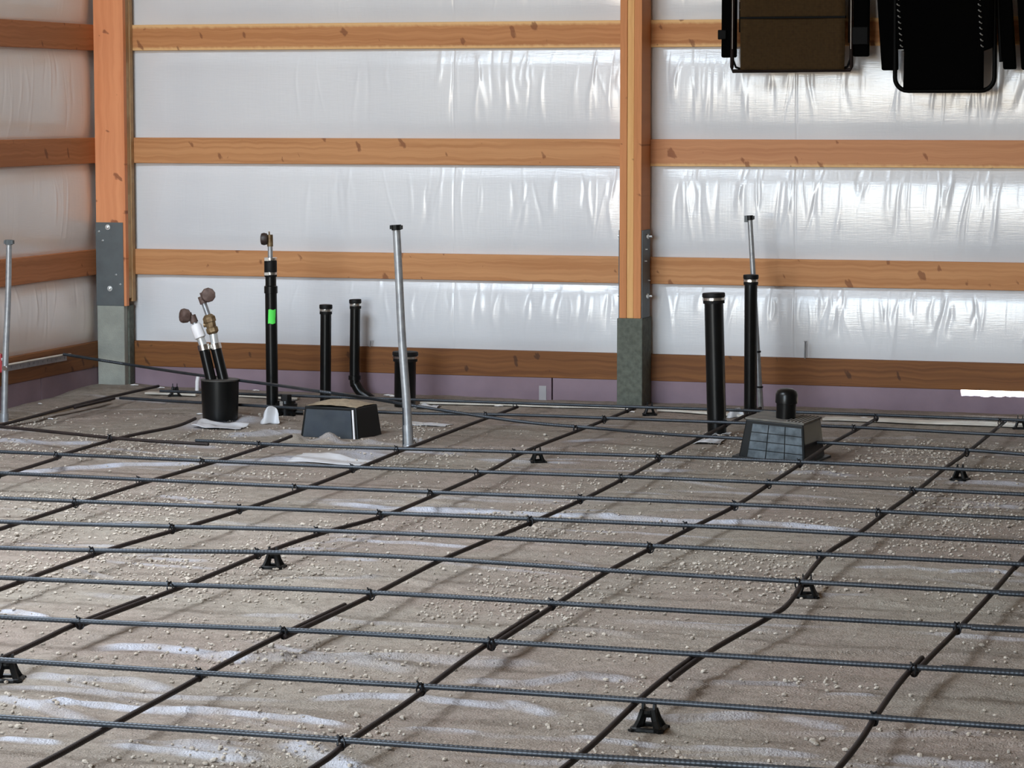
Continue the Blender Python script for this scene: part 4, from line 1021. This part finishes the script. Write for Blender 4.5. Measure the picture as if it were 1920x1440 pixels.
for k, (px, py, _) in enumerate(CHIPS):
    c = place(px, py)
    if c.y > -.02: c = at_z(px, py, .08); c.y = min(c.y, -.03)
    if c.x < .03: c.x = .03
    o = bpy.data.objects.new('foam_chip', cm); COL.objects.link(o); s = .010 + .012 * PR.random()
    o.location = (c.x, c.y, surf(c.x, c.y) + .004); o.scale = (s * 1.8, s, s * .4); o.rotation_euler = (0, 0, PR.uniform(-.5, .5))
    tag(o, 'tiny white foam chip on the ground along the foot of the walls', 'foam chip', 'white foam chips by the walls')

# ------------------------------------------------------------------ folded loungers hanging on the wall
def lounger(kind, label, dx=0, Y=-.16):
    """folded zero-gravity lounger, its lower end in view; dx shifts it sideways in metres"""
    G = lambda x, y: at_y(x, y, Y) + Vector((dx, 0, 0))
    base = G(1500 if kind == 'brown' else 1773, 150)
    r = empty('folded_lounger', base, label, 'folding chair', 'folded loungers hanging on the back wall')
    TOPZ = 2.60
    if kind == 'brown':
        xl, xr, zb_, fl, fr = G(1374, 0).x, G(1597, 0).x, G(1480, 133).z, G(1391, 0).x, G(1586, 0).x
        # square bottomed frame
        MB().tube(smooth_path([(xl, Y, TOPZ), (xl + .004, Y, 2.2), (xl - .002, Y, zb_ + .02), (xl + .002, Y, zb_)], .1) + [Vector((xr - .002, Y, zb_ + .004))] + smooth_path([(xr + .002, Y, zb_ + .02), (xr - .004, Y, 2.2), (xr, Y, TOPZ)], .1), .0095, 10).build('frame', mat('brown_black_tube', (.010, .005, .004), .6, spec=.12), r, smooth=True)
        for s, xc in ((1, xl), (-1, xr)):
            q = MB(); q.tube([(xc + s * .002, Y, zb_ + .10), (xc + s * .004, Y, zb_ + .055), (xc + s * .018, Y, zb_ + .02), (xc + s * .05, Y, zb_ + .008)], .006, 8); q.build('corner_brace', BLACKT, r, smooth=True)
        sm, bot, top = SLING, zb_ + .006, TOPZ - .02; wide = None
    else:
        xl, xr, zb_ = G(1680, 0).x, G(1867, 0).x, G(1773, 170).z; fl, fr = G(1697, 0).x, G(1848, 0).x; R_ = .065
        pts = [(xl - .012, Y, TOPZ), (xl - .003, Y, 2.1), (xl, Y, zb_ + R_ + .06), (xl, Y, zb_ + R_)]
        for k in range(1, 7):
            a = math.pi / 2 * k / 6; pts.append((xl + R_ - R_ * math.cos(a), Y, zb_ + R_ - R_ * math.sin(a)))
        for k in range(0, 7):
            a = math.pi / 2 * k / 6; pts.append((xr - R_ + R_ * math.sin(a), Y, zb_ + R_ - R_ * math.cos(a)))
        pts += [(xr, Y, zb_ + R_ + .06), (xr - .006, Y, 2.1), (xr + .004, Y, TOPZ)]
        MB().tube(pts, .0115, 12).build('frame', BLACKT, r, smooth=True); sm, bot, top = BLACKF, zb_ + .004, TOPZ - .02; wide = (xl + .004, xr - .008, G(1690, 95).z)
    # sling: slightly slack sheet wrapped at the bottom bar
    u = np.linspace(0, 1, 16); v = np.linspace(0, 1, 60); U_, V_ = np.meshgrid(u, v)
    Zs = bot + (top - bot) * V_; tap = (.006 if kind == 'brown' else -.010) * V_
    Xs = (fl - tap) + (fr - fl + 2 * tap) * U_
    if wide:
        k_ = sstep(wide[2], wide[2] + .012, Zs); Xs = Xs * (1 - k_) + (wide[0] + (wide[1] - wide[0]) * U_) * k_
    Ys = Y - .014 + .012 * (4 * U_ * (1 - U_) - 1) * 1. + .004 * np.sin(V_ * 12) + 0 * V_
    sl = grid('sling', Xs - base.x, Ys - base.y, Zs - base.z, sm); sl.parent = r
    sd = sl.modifiers.new('s', 'SOLIDIFY'); sd.thickness = .003
    if kind == 'brown':
        zz = G(1490, 33).z; MB().box((fl - .004, Y - .030, zz - .0055), (fr + .004, Y - .010, zz + .0055)).build('seam_bar', BLACKT, r, bevel=.002)
        rows = [(1390, 0, -10), (1392, 20, 4), (1580, 5, 0), (1581, 20, 0)]
        for (px, py) in ((1391, 18), (1392, 8), (1390, 2), (1579, 16), (1581, 8), (1580, 1), (1400, 45), (1583, 43)):
            c = G(px, py); MB().box((c.x - .006, Y - .024, c.z - .004), (c.x + .005, Y - .019, c.z + .003), top=(.6, 1)).build('lace', mat('lace_tan', (.22, .17, .12), .8) if 'lace_tan' not in bpy.data.materials else bpy.data.materials['lace_tan'], r)
    else:
        for k in range(9):
            for x0, x1 in ((1685, 1692), (1837, 1843)):
                py = 4 + k * 11 - 5; c = G(x0 + (x1 - x0) * k / 8, py)
                q = MB(); q.tube([(c.x - .006, Y - .028, c.z + .006), (c.x, Y - .036, c.z), (c.x + .006, Y - .029, c.z - .003)], .0032, 6); q.build('lace', CORD, r)
        c = G(1692, 94); MB().box((c.x - .012, Y - .034, c.z - .003), (c.x + .012, Y - .027, c.z + .003)).build('lace_end', CORD, r)
    # folded legs and arm rests on each side
    if kind == 'brown':
        sides = [((1351, 1378), 108, [(1357, 100), (1383, 60)], (1346, 1362, 56, 74)), ((1598, 1627), 106, [(1592, 80), (1618, 104)], (1596, 1628, 50, 84))]
    else:
        sides = [((1652, 1682), 132, [(1662, 128), (1672, 130)], None), ((1880, 1904), 130, [(1876, 116), (1886, 126)], None)]
    for si, ((xa, xb), yb, legs, lock) in enumerate(sides):
        a_ = G(xa, yb); b_ = G(xb, yb); lean = 0. if kind == 'brown' else -.035
        h0 = 2.42 - a_.z
        vs = [(a_.x, Y + .010, a_.z), (b_.x, Y + .010, a_.z + (.0 if si else .002)), (b_.x, Y + .055, a_.z), (a_.x, Y + .055, a_.z)]
        vs += [(a_.x + lean * h0 * 2.2, Y + .010, 2.42), (b_.x + lean * h0 * (1. if si == 0 else 2.2), Y + .010, 2.42), (b_.x + lean * h0 * (1. if si == 0 else 2.2), Y + .055, 2.42), (a_.x + lean * h0 * 2.2, Y + .055, 2.42)]
        MB().add(vs, [(3, 2, 1, 0), (4, 5, 6, 7), (0, 1, 5, 4), (1, 2, 6, 5), (2, 3, 7, 6), (3, 0, 4, 7)]).build('armrest', BLACKF, r, bevel=.008)
        for k, (lx, ly) in enumerate(legs):
            c = G(lx, ly); MB().tube([(c.x, Y + .02 + .05 * k, c.z), (c.x + lean * 1.4, Y + .02 + .05 * k, 2.55)], .009, 10).build('leg', BLACKT, r, smooth=True)
        if lock:
            a2 = G(lock[0], lock[3]); b2 = G(lock[1], lock[2]); MB().box((a2.x, Y - .006, a2.z), (b2.x, Y + .012, b2.z)).build('pivot_block', BLACKT, r, bevel=.004)
        if kind == 'brown':
            xx = (1374, 1596)[si]; MB().tube([G(xx, 92) + Vector((0, -.011, 0)), (G(xx, 0).x, Y - .011, 2.5)], .0022, 6).build('tube_glint', mat('tube_highlight', (.10, .09, .08), .3, metal=.5) if 'tube_highlight' not in bpy.data.materials else bpy.data.materials['tube_highlight'], r, smooth=True)  # highlight along the frame tube, put in as a thin paler rod
    # crossbar and hook that carry it on the high girt
    q = MB(); q.tube([(fl - .03, Y, 2.52), (fr + .03, Y, 2.52)], .010, 10); q.build('top_rail', BLACKT, r, smooth=True)
    xm = (fl + fr) / 2; q = MB(); q.tube([(xm, .0, 2.58), (xm, Y * .5, 2.57), (xm, Y - .005, 2.545), (xm, Y - .02, 2.52), (xm, Y, 2.505), (xm, Y + .02, 2.515)], .005, 8); q.build('hook', ZINC, r, smooth=True)
    return r
lounger('brown', 'folded lounger with brown mesh sling hanging left at the top')
lounger('black', 'folded all black lounger with rounded frame hanging beside the brown one')
lounger('black', 'black folded lounger mostly cut off by the right edge', dx=at_y(1898, 50, -.16).x - at_y(1636, 50, -.16).x)
